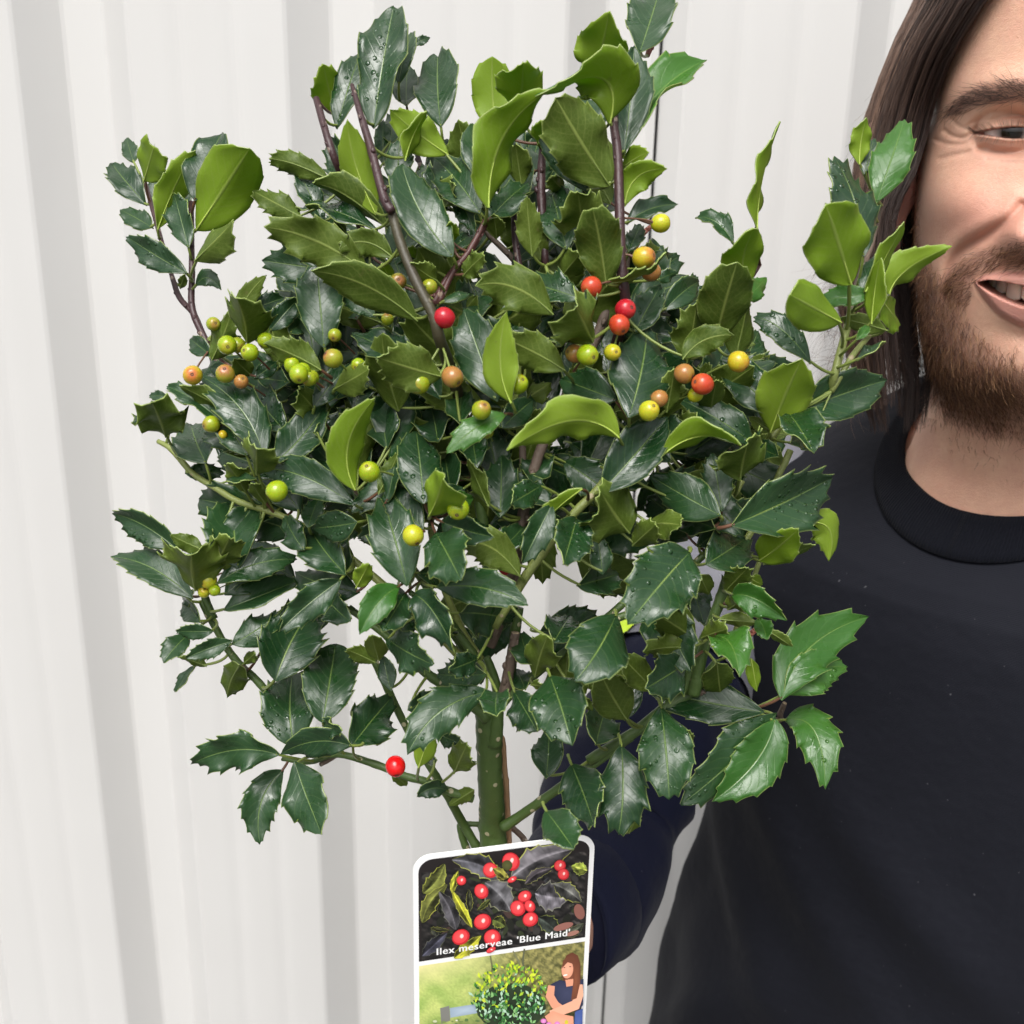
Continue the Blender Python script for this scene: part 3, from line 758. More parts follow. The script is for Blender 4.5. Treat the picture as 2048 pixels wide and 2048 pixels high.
mb = MB(); rows = []; NA = 120; prng = random.Random(5)
creases = [(-0.92, 1.395, -0.55, 1.30), (-1.05, 1.40, -0.75, 1.29), (-1.25, 1.41, -1.0, 1.27), (-0.75, 1.30, 0.30, 1.12), (-0.95, 1.25, 0.10, 1.05), (-0.35, 1.30, 0.55, 1.18), (-0.2, 1.16, -0.9, 1.02), (-0.9, 1.22, -1.3, 1.02), (-0.5, 1.10, -1.1, 0.96)]
for s in np.concatenate([np.linspace(0.9, 5, 34), np.linspace(5, 12, 40)[1:]]):
    ring = []
    for k in range(NA):
        al = 2 * math.pi * k / NA; x, y, z = torso_pt(s, al, 0.0); ai = (al + math.pi) % (2 * math.pi) - math.pi; off = 0.0
        for (a0, z0, a1, z1) in creases:
            ex, ez = (a1 - a0) * 0.17, z1 - z0; qx, qz = (ai - a0) * 0.17, z - z0; u = max(0.0, min(1.0, (qx * ex + qz * ez) / (ex * ex + ez * ez)))
            d = math.hypot(qx - u * ex, qz - u * ez); off += (0.0050 if z0 > 1.3 else 0.0075) * math.exp(-(d / (0.008 if z0 > 1.3 else 0.017)) ** 2) * math.sin(math.pi * min(1, max(0, u * 0.9 + 0.05)))
        off += 0.003 * math.sin(ai * 7 + z * 40) * min(1.0, max(0.0, (1.25 - z) / 0.2))
        x, y, z = torso_pt(s, al, off); ring.append(TW(x, y, z))
    rows.append(ring)
mb.grid(rows, close=True, flip=True); mb.build('t_shirt', M_SHIRT, person)
# ribbed neck band, two plies
t = NT('rib_knit'); uv = t.coord('UV'); sp = t.new('ShaderNodeSeparateXYZ'); t.t.links.new(uv, sp.inputs[0])
rib = t.math('SINE', t.math('MULTIPLY', sp.outputs[0], 6.2832 * 260)); t.p(Base_Color=(0.0038, 0.0044, 0.0074, 1), Roughness=1.0, Normal=t.bump(rib, 0.5, 0.0006)); t.b.inputs['Sheen Weight'].default_value = 0.02; t.b.inputs['Specular IOR Level'].default_value = 0.12
M_RIB = t.mat
mb = MB(); rows = []; uvs = []
for i, (s, off) in enumerate(((1.02, -0.0005), (1.0, 0.0022), (0.8, 0.0036), (0.5, 0.0042), (0.15, 0.0040), (-0.02, 0.0030), (-0.05, 0.0010), (0.0, -0.0010), (0.3, -0.0014))):
    ring = []
    for k in range(160):
        x, y, z = torso_pt(max(0, s), 2 * math.pi * k / 160, off); ring.append(TW(x, y, z + (0.0015 if s < 0.05 else 0) + off * 0.4))
    rows.append(ring); uvs.append([(k / 160, i / 8) for k in range(160)])
mb.grid(rows, 0, uvs, close=True, flip=True); mb.build('neck_band', M_RIB, person)


def sleeve(cps, name, mat, t0, t1, grow_, cuff=False, outer=False):
    pts = arm_line(*cps, n=48); n = len(pts) - 1; i0, i1 = int(t0 * n), int(t1 * n); P3, rd = [], []
    for i in range(i0, i1 + 1):
        u = i / n; r = float(np.interp(u, [0, 0.12, 0.3, 0.5, 0.62, 0.8, 1.0], [0.058, 0.051, 0.042, 0.041, 0.040, 0.036, 0.0315])) + grow_
        r *= 1 + 0.028 * math.sin(u * 60) * (0.3 + (1.0 if 0.38 < u < 0.66 else 0.2)) + 0.014 * math.sin(u * 117 + 1)
        P3.append(pts[i]); rd.append(r)
    if i0 == 0:
        T0 = (P3[1] - P3[0]).normalized(); P3 = [P3[0] - T0 * rd[0] * q for q in (0.80, 0.72, 0.5, 0.25)] + P3; rd = [rd[0] * q for q in (0.05, 0.45, 0.80, 0.95)] + rd
    mb = MB(); ids = mb.tube(P3, rd, 40, cap=False)
    for k, v in enumerate(mb.v):                                 # soft folds round the tube
        mb.v[k] = tuple(Vector(v) + Vector((math.sin(v[2] * 95 + v[0] * 60), math.sin(v[0] * 80 + v[2] * 50), math.sin(v[0] * 70))) * 0.0016)
    if cuff:
        T_ = (P3[-1] - P3[-2]).normalized(); r = rd[-1]
        e = P3[-1]; mb.tube([e - T_ * 0.030, e - T_ * 0.028, e - T_ * 0.004, e, e - T_ * 0.002, e - T_ * 0.025], [r * 1.02, r * 1.06, r * 1.06, r * 1.02, r * 0.95, r * 0.93], 40, cap=False)
    if outer:                                                    # a patch on the outer side only
        keep = []
        for f in mb.f:
            c_ = sum((Vector(mb.v[k]) for k in f), Vector()) / len(f); i_ = min(range(len(P3)), key=lambda q: (P3[q] - c_).length)
            if (c_ - P3[i_]).normalized().dot(-RTV) > outer: keep.append(f)
        mb.f = keep; mb.m = [0] * len(keep)
    return mb.build(name, mat, person)


sleeve((SHO, ELB, FOR_, WRI), 'sleeve', M_NAVY, 0.0, 0.97, 0.0, True)
sleeve((SHO, ELB, FOR_, WRI), 'reflective_band', M_GREYB, 0.0, 0.42, 0.003)
sleeve((SHO, ELB, FOR_, WRI), 'hi_vis_band', M_HIVIS, 0.24, 0.46, 0.0045, False, 0.66)
sleeve((L_SHO, L_ELB, L_WRI), 'reflective_band', M_GREYB, 0.0, 0.42, 0.003)
sleeve((L_SHO, L_ELB, L_WRI), 'sleeve', M_NAVY, 0.0, 0.97, 0.0, True)
for sx in (-1, 1):
    mb = MB(); hip = TW(sx * 0.088, 0.01, 0.94); kn = TW(sx * 0.095, 0.0, 0.50); an_ = TW(sx * 0.10, 0.03, 0.09)
    mb.tube(arm_line(hip, kn, an_, n=16), [0.100, 0.102, 0.100, 0.097, 0.093, 0.088, 0.083, 0.078, 0.074, 0.072, 0.071, 0.070, 0.068, 0.066, 0.064, 0.063, 0.062], 24)
    mb.build('trouser_leg', M_TROUS, person)
    mb = MB(); heel = TW(sx * 0.10, 0.06, 0.0); rows = []
    for yv, w_, h_ in ((0.07, 0.030, 0.07), (0.05, 0.040, 0.10), (0.0, 0.042, 0.105), (-0.05, 0.043, 0.085), (-0.11, 0.049, 0.062), (-0.16, 0.046, 0.05), (-0.19, 0.030, 0.035)):
        rows.append([TW(sx * 0.10 + w_ * math.cos(a), yv, max(0.001, h_ * 0.5 + h_ * 0.5 * math.sin(a) * (1.0 if math.sin(a) > 0 else 0.98))) for a in [2 * math.pi * k / 16 for k in range(16)]])
    ids = mb.grid(rows, close=True); mb.face(ids[0][::-1]); mb.face(ids[-1]); mb.build('boot', M_SHOE, person)


# ------------------------------------------------------------------ holly: materials
def leaf_top(name, c_a, c_b, rough, transl, tcol, spec=0.5):
    t = NT(name); uv = t.coord('UV'); oi = t.n.new('ShaderNodeObjectInfo')
    sx = t.new('ShaderNodeSeparateXYZ'); t.t.links.new(uv, sx.inputs[0])
    u = t.math('ABSOLUTE', t.math('MULTIPLY_ADD', sx.outputs[0], 2.0, -1.0)); v = sx.outputs[1]
    ob = t.new('ShaderNodeVectorMath', operation='ADD'); t.t.links.new(t.coord('Object'), ob.inputs[0]); t.t.links.new(oi.outputs['Random'], ob.inputs[1])
    n1 = t.noise(70.0, 3, 0.6, ob.outputs[0]); n2 = t.noise(900.0, 3, 0.6, ob.outputs[0])
    base = t.mix(oi.outputs['Random'], c_a, c_b)
    base = t.mix(t.math('MULTIPLY', n1, 0.5), base, tuple(x * 0.55 for x in c_a))
    # veins: midrib + curved side veins in leaf coordinates
    mid = t.ramp(u, [(0.0, 1.0), (0.018, 0.8), (0.042, 0.0), (1.0, 0.0)])
    ph = t.math('SUBTRACT', t.math('MULTIPLY', v, 9.0), t.math('MULTIPLY', t.math('POWER', u, 1.3), 2.6))
    ph = t.math('ADD', ph, t.math('MULTIPLY', n1, 0.6))
    side = t.ramp(t.math('ABSOLUTE', t.math('SUBTRACT', t.math('FRACT', ph), 0.5)), [(0.0, 1.0), (0.03, 0.8), (0.08, 0.0), (1.0, 0.0)])
    rim = t.ramp(u, [(0.0, 0.0), (0.955, 0.0), (0.985, 1.0), (1.0, 1.0)])
    c = t.mix(t.math('MULTIPLY', mid, 0.45), base, (0.22, 0.33, 0.075))
    c = t.mix(t.math('MULTIPLY', side, 0.09), c, (0.20, 0.30, 0.08))
    c = t.mix(t.math('MULTIPLY', rim, 0.5), c, (0.34, 0.42, 0.13))
    dust = t.ramp(n2, [(0.0, 0.0), (0.64, 0.0), (0.72, 1.0), (1.0, 1.0)])
    c = t.mix(t.math('MULTIPLY', dust, 0.10), c, (0.4, 0.45, 0.35))
    h = t.math('ADD', t.math('MULTIPLY', side, -0.12), t.math('MULTIPLY', mid, -0.8))
    # water: scattered beads as relief, patchy
    vo = t.new('ShaderNodeTexVoronoi', Scale=380.0); vo.inputs['Randomness'].default_value = 1.0; t.t.links.new(ob.outputs[0], vo.inputs['Vector'])
    sel = t.ramp(t.noise(60.0, 2, 0.5, ob.outputs[0]), [(0.0, 0.0), (0.47, 0.0), (0.53, 1.0), (1.0, 1.0)])
    sel = t.math('MULTIPLY', sel, t.math('GREATER_THAN', t.math('FRACT', t.math('MULTIPLY', oi.outputs['Random'], 7.31)), 0.42))
    vsz = t.math('MULTIPLY_ADD', vo.outputs['Color'], 0.55, 0.18)
    bead = t.math('MULTIPLY', t.ramp(t.math('DIVIDE', vo.outputs['Distance'], vsz), [(0.0, 1.0), (0.35, 0.8), (0.62, 0.0), (1.0, 0.0)]), sel)
    nb = t.bump(t.math('ADD', t.math('MULTIPLY', n2, 0.22), t.math('MULTIPLY_ADD', n1, 1.9, h)), 0.30, 0.0012)
    nb = t.bump(bead, 0.75, 0.0007, nb)
    rg = t.math('MULTIPLY_ADD', t.noise(45.0, 3, 0.6, ob.outputs[0]), 0.30, rough - 0.13)
    wet = t.ramp(t.noise(38.0, 3, 0.6, ob.outputs[0], 1.5), [(0.0, 0.0), (0.54, 0.0), (0.60, 1.0), (1.0, 1.0)])
    rg = t.math('SUBTRACT', t.math('SUBTRACT', rg, t.math('MULTIPLY', wet, 0.16)), t.math('MULTIPLY', bead, 0.2), clamp=True)
    t.p(Base_Color=c, Roughness=rg, Normal=nb); t.b.inputs['Specular IOR Level'].default_value = spec
    tr = t.new('ShaderNodeBsdfTranslucent', Color=(*tcol, 1)); mx = t.new('ShaderNodeMixShader', Fac=transl)
    t.t.links.new(t.b.outputs[0], mx.inputs[1]); t.t.links.new(tr.outputs[0], mx.inputs[2]); t.t.links.new(mx.outputs[0], t.out.inputs['Surface'])
    return t.mat


def leaf_under(name, c_a, c_b, transl, tcol):
    t = NT(name); uv = t.coord('UV'); oi = t.n.new('ShaderNodeObjectInfo')
    sx = t.new('ShaderNodeSeparateXYZ'); t.t.links.new(uv, sx.inputs[0])
    u = t.math('ABSOLUTE', t.math('MULTIPLY_ADD', sx.outputs[0], 2.0, -1.0)); v = sx.outputs[1]
    n1 = t.noise(80.0, 4, 0.6, t.coord('Object')); n2 = t.noise(1200.0, 2, 0.6, t.coord('Object'))
    base = t.mix(oi.outputs['Random'], c_a, c_b)
    base = t.mix(t.math('MULTIPLY', n1, 0.4), base, tuple(x * 0.62 for x in c_a))
    mid = t.ramp(u, [(0.0, 1.0), (0.03, 0.9), (0.075, 0.0), (1.0, 0.0)])
    ph = t.math('SUBTRACT', t.math('MULTIPLY', v, 9.0), t.math('MULTIPLY', t.math('POWER', u, 1.3), 2.6))
    side = t.ramp(t.math('ABSOLUTE', t.math('SUBTRACT', t.math('FRACT', ph), 0.5)), [(0.0, 1.0), (0.04, 0.7), (0.10, 0.0), (1.0, 0.0)])
    rim = t.ramp(u, [(0.0, 0.0), (0.95, 0.0), (0.985, 1.0), (1.0, 1.0)])
    c = t.mix(t.math('MULTIPLY', mid, 0.6), base, (0.40, 0.48, 0.12))
    c = t.mix(t.math('MULTIPLY', side, 0.22), c, (0.34, 0.42, 0.10))
    net = t.new('ShaderNodeTexVoronoi', Scale=620.0); net.feature = 'DISTANCE_TO_EDGE'; t.t.links.new(t.coord('Object'), net.inputs['Vector'])
    c = t.mix(t.math('MULTIPLY', t.ramp(net.outputs['Distance'], [(0.0, 1.0), (0.05, 0.6), (0.12, 0.0), (1.0, 0.0)]), 0.14), c, (0.36, 0.44, 0.11))
    blem = t.ramp(t.noise(210.0, 3, 0.6, t.coord('Object')), [(0.0, 0.0), (0.68, 0.0), (0.76, 0.5), (1.0, 0.5)]); c = t.mix(blem, c, (0.16, 0.13, 0.05))
    c = t.mix(t.math('MULTIPLY', rim, 0.5), c, (0.42, 0.50, 0.15))
    t.p(Base_Color=c, Roughness=t.math('MULTIPLY_ADD', n1, 0.2, 0.36), Normal=t.bump(t.math('ADD', t.math('MULTIPLY', mid, 1.0), t.math('MULTIPLY', n2, 0.15)), 0.3, 0.0012))
    t.b.inputs['Specular IOR Level'].default_value = 0.35
    tr = t.new('ShaderNodeBsdfTranslucent', Color=(*tcol, 1)); mx = t.new('ShaderNodeMixShader', Fac=transl)
    t.t.links.new(t.b.outputs[0], mx.inputs[1]); t.t.links.new(tr.outputs[0], mx.inputs[2]); t.t.links.new(mx.outputs[0], t.out.inputs['Surface'])
    return t.mat


M_TOP = leaf_top('leaf_upper_dark', (0.0095, 0.038, 0.011), (0.020, 0.064, 0.017), 0.35, 0.08, (0.20, 0.42, 0.03), 0.55)
M_TOPF = leaf_top('leaf_upper_fresh', (0.034, 0.125, 0.016), (0.056, 0.165, 0.022), 0.34, 0.22, (0.30, 0.55, 0.03), 0.5)
M_UND = leaf_under('leaf_lower_olive', (0.075, 0.128, 0.014), (0.135, 0.195, 0.026), 0.34, (0.25, 0.42, 0.03))
M_UNDY = leaf_under('leaf_lower_lime', (0.21, 0.345, 0.016), (0.31, 0.45, 0.040), 0.45, (0.40, 0.62, 0.04))
M_RIM = simple('leaf_margin', (0.26, 0.34, 0.09), 0.4)
M_RIBO = simple('leaf_rib_olive', (0.17, 0.23, 0.05), 0.45)
M_RIBY = simple('leaf_rib_lime', (0.36, 0.47, 0.08), 0.45)
M_PET = simple('leaf_stalk', (0.17, 0.22, 0.045), 0.45)
M_PETR = simple('leaf_stalk_reddish', (0.13, 0.06, 0.035), 0.45)


def bark(name, ca, cb, speck, rough=0.5):
    t = NT(name); co = t.coord()
    n1 = t.noise(60.0, 4, 0.6, co); n2 = t.noise(500.0, 3, 0.6, co)
    vo = t.new('ShaderNodeTexVoronoi', Scale=190.0); t.t.links.new(co, vo.inputs['Vector'])
    sp = t.ramp(vo.outputs['Distance'], [(0.0, 1.0), (0.17, 1.0), (0.22, 0.0), (1.0, 0.0)])
    sel = t.ramp(t.noise(120.0, 1, 0.5, co), [(0.0, 0.0), (0.40, 0.0), (0.46, 1.0), (1.0, 1.0)])
    c = t.mix(n1, ca, cb); c = t.mix(t.math('MULTIPLY', t.math('MULTIPLY', sp, sel), 0.85), c, speck)
    t.p(Base_Color=c, Roughness=rough, Normal=t.bump(t.math('ADD', n2, t.math('MULTIPLY', sp, 0.6)), 0.35, 0.0008))
    return t.mat


M_BARK = {'g': bark('bark_green', (0.040, 0.078, 0.016), (0.075, 0.128, 0.026), (0.42, 0.38, 0.24)),
          'p': bark('bark_purple', (0.026, 0.010, 0.012), (0.055, 0.022, 0.022), (0.24, 0.18, 0.14), 0.45),
          'b': bark('bark_brown', (0.085, 0.060, 0.045), (0.16, 0.115, 0.085), (0.35, 0.30, 0.24), 0.65),
          'o': bark('bark_olive', (0.15, 0.19, 0.045), (0.22, 0.25, 0.07), (0.36, 0.30, 0.18)),
          'r': bark('bark_red', (0.16, 0.045, 0.035), (0.30, 0.10, 0.06), (0.40, 0.30, 0.20)),
          'm': bark('bark_maroon', (0.060, 0.022, 0.020), (0.115, 0.042, 0.034), (0.30, 0.22, 0.16), 0.45),
          'v': bark('bark_dark_olive', (0.030, 0.020, 0.014), (0.055, 0.052, 0.020), (0.24, 0.20, 0.13)),
          't': bark('bark_tan', (0.30, 0.24, 0.15), (0.42, 0.34, 0.22), (0.5, 0.42, 0.3), 0.6)}
M_CUT = simple('cut_wood', (0.45, 0.34, 0.22), 0.7)

holly = empty('holly_plant')
tag(holly, 'bushy holly shrub with spiny glossy leaves and berries held up by the man', 'plant')


# ------------------------------------------------------------------ depth of the crown under a pixel
def crown(px, py, layer):
    r2 = ((px - 1010) / 800.0) ** 2 + ((py - 830) / 850.0) ** 2
    d = 0.435 - 0.065 * math.sqrt(max(0.0, 1 - r2)) + layer * 0.017
    if py > 1640: d = crown(px, 1640, layer) + (py - 1640) * 0.00003
    if px > 1560 and py < 800: d -= 0.035 * min(1.0, (px - 1560) / 120.0)
    return d


S512 = 512 / 1932.0; S562 = 562 / 1932.0
CROPS = {'A': (200, 200, S512), 'B': (500, 0, S512), 'C': (900, 0, S512), 'D': (600, 400, S512), 'E': (1000, 400, S512), 'F': (1350, 200, S512),
         'G': (200, 700, S512), 'H': (650, 750, S512), 'I': (1150, 700, S562), 'J': (300, 1200, S512), 'K': (750, 1200, S512), 'L': (1200, 1150, S562)}


def cp(c, x, y):
    ox, oy, s = CROPS[c]; return ox + x * s, oy + y * s


# ------------------------------------------------------------------ stems: crop, colour, layer, then x y diameter (pixels of that view)
STEMS = '''
A p 0.3 | 830 1880 50 / 700 1590 52 / 694 1300 46 / 688 770 42
A p 0.3 | 700 1600 46 / 600 1490 44 / 540 1320 38 / 440 980 34 / 345 640 34
A b 1.6 | 1180 2300 60 / 980 2080 58 / 830 1880 54 / 700 1600 52
B p -1.2 | 1072 1600 74 / 1010 1490 70 / 920 1150 64 / 830 850 52 / 770 640 30
B p -0.8 | 900 1900 60 2 / 800 1620 60 1.4 / 735 1440 60 .6 / 680 1300 58 -.3 / 600 1090 58 / 500 745 54
B p 2.4 | 1330 1500 40 / 1300 1300 40 / 1260 1160 40
C p -0.7 | 1200 2750 88 1.6 / 1290 2480 86 .5 / 1325 2300 84 -.3 / 1290 1932 80 / 1268 1200 72 / 1235 900 66 / 1250 470 64
C p 0.4 | 720 2000 60 / 690 1500 68 / 690 1300 66 / 700 1080 52
C p 1 | 560 2200 56 / 490 1800 50 / 490 1480 46
C m 0.1 | -90 2300 46 / 20 2060 46 / 140 1900 44 / 240 1720 42 / 290 1600 34
C b 2 | 560 2100 56 / 480 1960 50 / 300 1780 44 / 250 1690 40
C r 1.2 | 1330 1950 60 / 1400 1850 56 / 1460 1760 44 / 1540 1690 28
C r 1.2 | 1490 420 36 / 1510 350 50 / 1540 165 64
D v -1.0 | 1420 2700 96 2.2 / 1330 2100 94 1.9 / 1200 1500 92 1.2 / 1100 1180 90 -.2 / 1050 1040 88 -.8 / 1000 860 84 / 870 600 80 / 760 330 76 / 686 72 72
D m 0.15 | 1010 790 50 / 1080 640 48 / 1150 540 46 / 1290 380 44 / 1400 190 40
D g 1.6 | 1330 2100 96 / 1420 2700 98 / 1450 3300 100
E b 1 | 950 330 90 / 940 470 90 / 900 640 86 / 830 760 80 / 700 1100 80 / 300 1900 84 / 100 2700 90 / -60 3300 100
F p 1 | 300 1830 30 / 330 1770 30 / 480 1500 34 / 640 1240 34
F g 1.6 | -100 2600 60 / 120 2150 46 / 300 1830 32
F o 1 | 1050 2500 70 / 1180 2150 64 / 1240 1932 62 / 1330 1600 60
F b 1 | 1330 1600 50 / 1370 1400 44 / 1480 1100 38 / 1560 800 28
F o 1 | 1180 2200 50 / 1340 1930 46 / 1490 1740 42 / 1600 1480 32 / 1640 1400 24
G o 0.8 | 440 690 36 / 540 750 46 / 700 930 48 / 870 1040 50 / 1060 1150 52 / 1390 1260 54 / 1800 1500 58 / 2400 2000 64 / 2800 2400 70
G g 0.8 | 780 1800 60 / 800 1890 60 / 860 2030 62
H g 0.6 | 230 880 44 / 270 1000 46 / 340 1100 46 / 620 1400 52 / 900 1800 60 / 1150 2150 70
H o 0.8 | 810 1060 44 / 800 1180 46 / 860 1500 50 / 1020 1900 60 / 1170 2150 70
H g 1.2 | 640 1640 44 / 760 1720 46 / 900 1870 50 / 1100 2150 60
H b 1.2 | 1390 240 60 / 1480 420 50 / 1490 900 60 / 1440 1500 70 / 1250 2050 80
I o 0.4 | 390 560 56 / 370 640 60 / 300 760 60 / 150 970 64 / -30 1150 66 / -300 1500 70 / -560 1900 76
I g 1 | 1040 1230 46 / 940 1350 52 / 830 1460 52 / 500 1750 56 / 190 1880 58
I g 1 | 1070 1560 70 / 990 1750 72 / 910 1940 76 / 820 2150 80 / 740 2350 84
I o 1.2 | 1270 1450 36 / 1230 1560 36 / 1180 1690 36 / 1130 1850 36 / 1060 2050 36
I o 1 | 1480 690 50 / 1440 780 50 / 1390 880 46 / 1300 1100 46 / 1150 1350 50
I o 1 | 1420 500 46 / 1370 580 46 / 1250 720 46
I o 1 | 1150 900 40 / 1100 990 40 / 1040 1060 40 / 980 1150 40
J g 0.8 | 960 790 60 / 920 740 60 / 800 600 62 / 690 500 60 / 600 390 60 / 540 290 56 / 440 110 56 / 390 10 54
J g 1.4 | 960 790 60 / 1200 1000 66 / 1450 1130 70
J g 0.6 | 2440 1500 72 / 2280 1450 66 / 2080 1370 62 / 1930 1330 62 / 1700 1240 58 / 1420 1165 52 / 1200 1225 40 / 1000 1200 30
J b 0.6 | 1290 1240 34 / 1350 1210 34 / 1410 1170 34
K g 1.6 | 960 4200 215 / 960 3500 210 / 950 2700 205 / 930 2200 205 / 905 1932 205 / 885 1700 205 / 880 1500 196 / 868 1300 195 / 862 1100 192 / 850 900 190 / 840 760 150
K g 1.4 | 900 1090 120 / 915 960 110 / 925 820 90 / 915 640 70 / 870 500 64 / 840 430 60
K b 1.2 | 960 760 96 / 990 640 90 / 1015 500 84 / 1045 350 74 / 1060 245 66
K g 1.6 | 950 760 96 / 1010 600 90 / 1050 300 84 / 1080 60 84
K g 1.2 | 960 780 80 / 1040 700 72 / 1200 570 66 / 1330 470 62 / 1430 390 60 / 1560 280 60 / 1720 160 64 / 1880 20 60
K g 1.4 | 850 900 90 / 700 760 86 / 560 670 80 / 440 590 76 / 330 500 76 / 60 250 60 / -200 60 56
K g 1.2 | 960 1720 90 / 1080 1640 78 / 1250 1520 72 / 1500 1340 68 / 1720 1190 70 / 1932 1030 70
K g 2.0 | 860 1990 76 / 760 1850 72 / 660 1680 70 / 560 1500 68 / 460 1330 64 / 370 1180 64 / 230 950 62 / 100 680 60 / -10 450 58
K g 2.2 | 740 1990 56 / 680 1850 56 / 650 1760 52 / 645 1690 46 / 720 1690 40 / 820 1695 44
K b 2.2 | 1010 1700 50 / 1060 1740 46 / 1120 1800 46 / 1180 1910 50
L g 0.8 | 640 820 96 / 660 740 90 / 700 560 80 / 760 350 74 / 830 150 70 / 870 20 66
L g 0.9 | 640 800 80 / 720 700 66 / 810 590 62
L b 1.0 | 600 770 60 / 700 810 56 / 800 860 50 / 1000 960 44 / 1220 1000 40 / 1240 950 40 / 1270 880 34
L g 1.2 | 660 780 100 / 480 900 100 / 240 1080 80 / -80 1280 80
L r 1.4 | 950 440 26 / 980 460 34 / 1030 410 36 / 1090 360 40
'''
stem_samples = []


def build_stem(crop, colr, lay, pts):
    raw = []
    for x, y, dia, *lv in pts:
        px, py = cp(crop, x, y); s = CROPS[crop][2]
        d = crown(px, py, (lv[0] if lv else lay) + 0.6)
        raw.append((px, py, d, dia * s / F_PX * d * 0.5))
    sm = catmull(raw, 5)
    P3 = [P(a[0], a[1], a[2]) for a in sm]
    n = len(P3); rad = []
    for i, a in enumerate(sm):
        k = 1.0 + 0.10 * math.sin(i * 2.1 + raw[0][0]) * (1 if i % 5 == 0 else 0.2)
        rad.append(a[3] * k)
    mb = MB(); ids = mb.tube(P3, rad, 10, 0, cap=False)
    mb.face(ids[0][::-1], 0); mb.face(ids[-1], 1)
    # bud scars and small buds along purple / brown stems
    if colr in 'pbrm':
        for i in range(2, n - 2, 2):
            if rng.random() < 0.75:
                a = rng.uniform(-1.3, 1.3)
                out = (RTV * math.sin(a) - VIEW * math.cos(a)).normalized()
                tdir = (P3[i + 1] - P3[i]).normalized()
                b0 = P3[i] + out * rad[i] * 0.7; r = rad[i] * rng.uniform(0.30, 0.60)
                mb.tube([b0 - tdir * r, b0 + out * r * 0.6, b0 + out * r * 0.9 + tdir * r * 1.2, b0 + out * r * 0.7 + tdir * r * 2.0], [r * 0.7, r, r * 0.7, r * 0.15], 6, 0)
    ob = mb.build('branch', [M_BARK[colr], M_CUT if colr in 'prb' else M_BARK[colr]], holly)
    for p3, r in zip(P3, rad): stem_samples.append((p3, r))
    return ob


for ln in STEMS.strip().splitlines():
    head, body = ln.split('|'); c_, col_, lay_ = head.split()
    o = build_stem(c_, col_, float(lay_), [tuple(map(float, q.split())) for q in body.split('/')])
    if c_ == 'K' and '205' in body: o.name = 'trunk'; o.data.name = 'trunk'
SP = np.array([tuple(p) for p, r in stem_samples]); SR = np.array([r for p, r in stem_samples])


def nearest_stem(p):
    d = np.linalg.norm(SP - np.array(tuple(p)), axis=1); i = int(d.argmin()); return Vector(SP[i]), float(d[i]), float(SR[i])


# ------------------------------------------------------------------ one leaf
def bez(a, b, c, t): return a * (1 - t) ** 2 + b * 2 * t * (1 - t) + c * t * t


NROW, NCOL = 36, 8


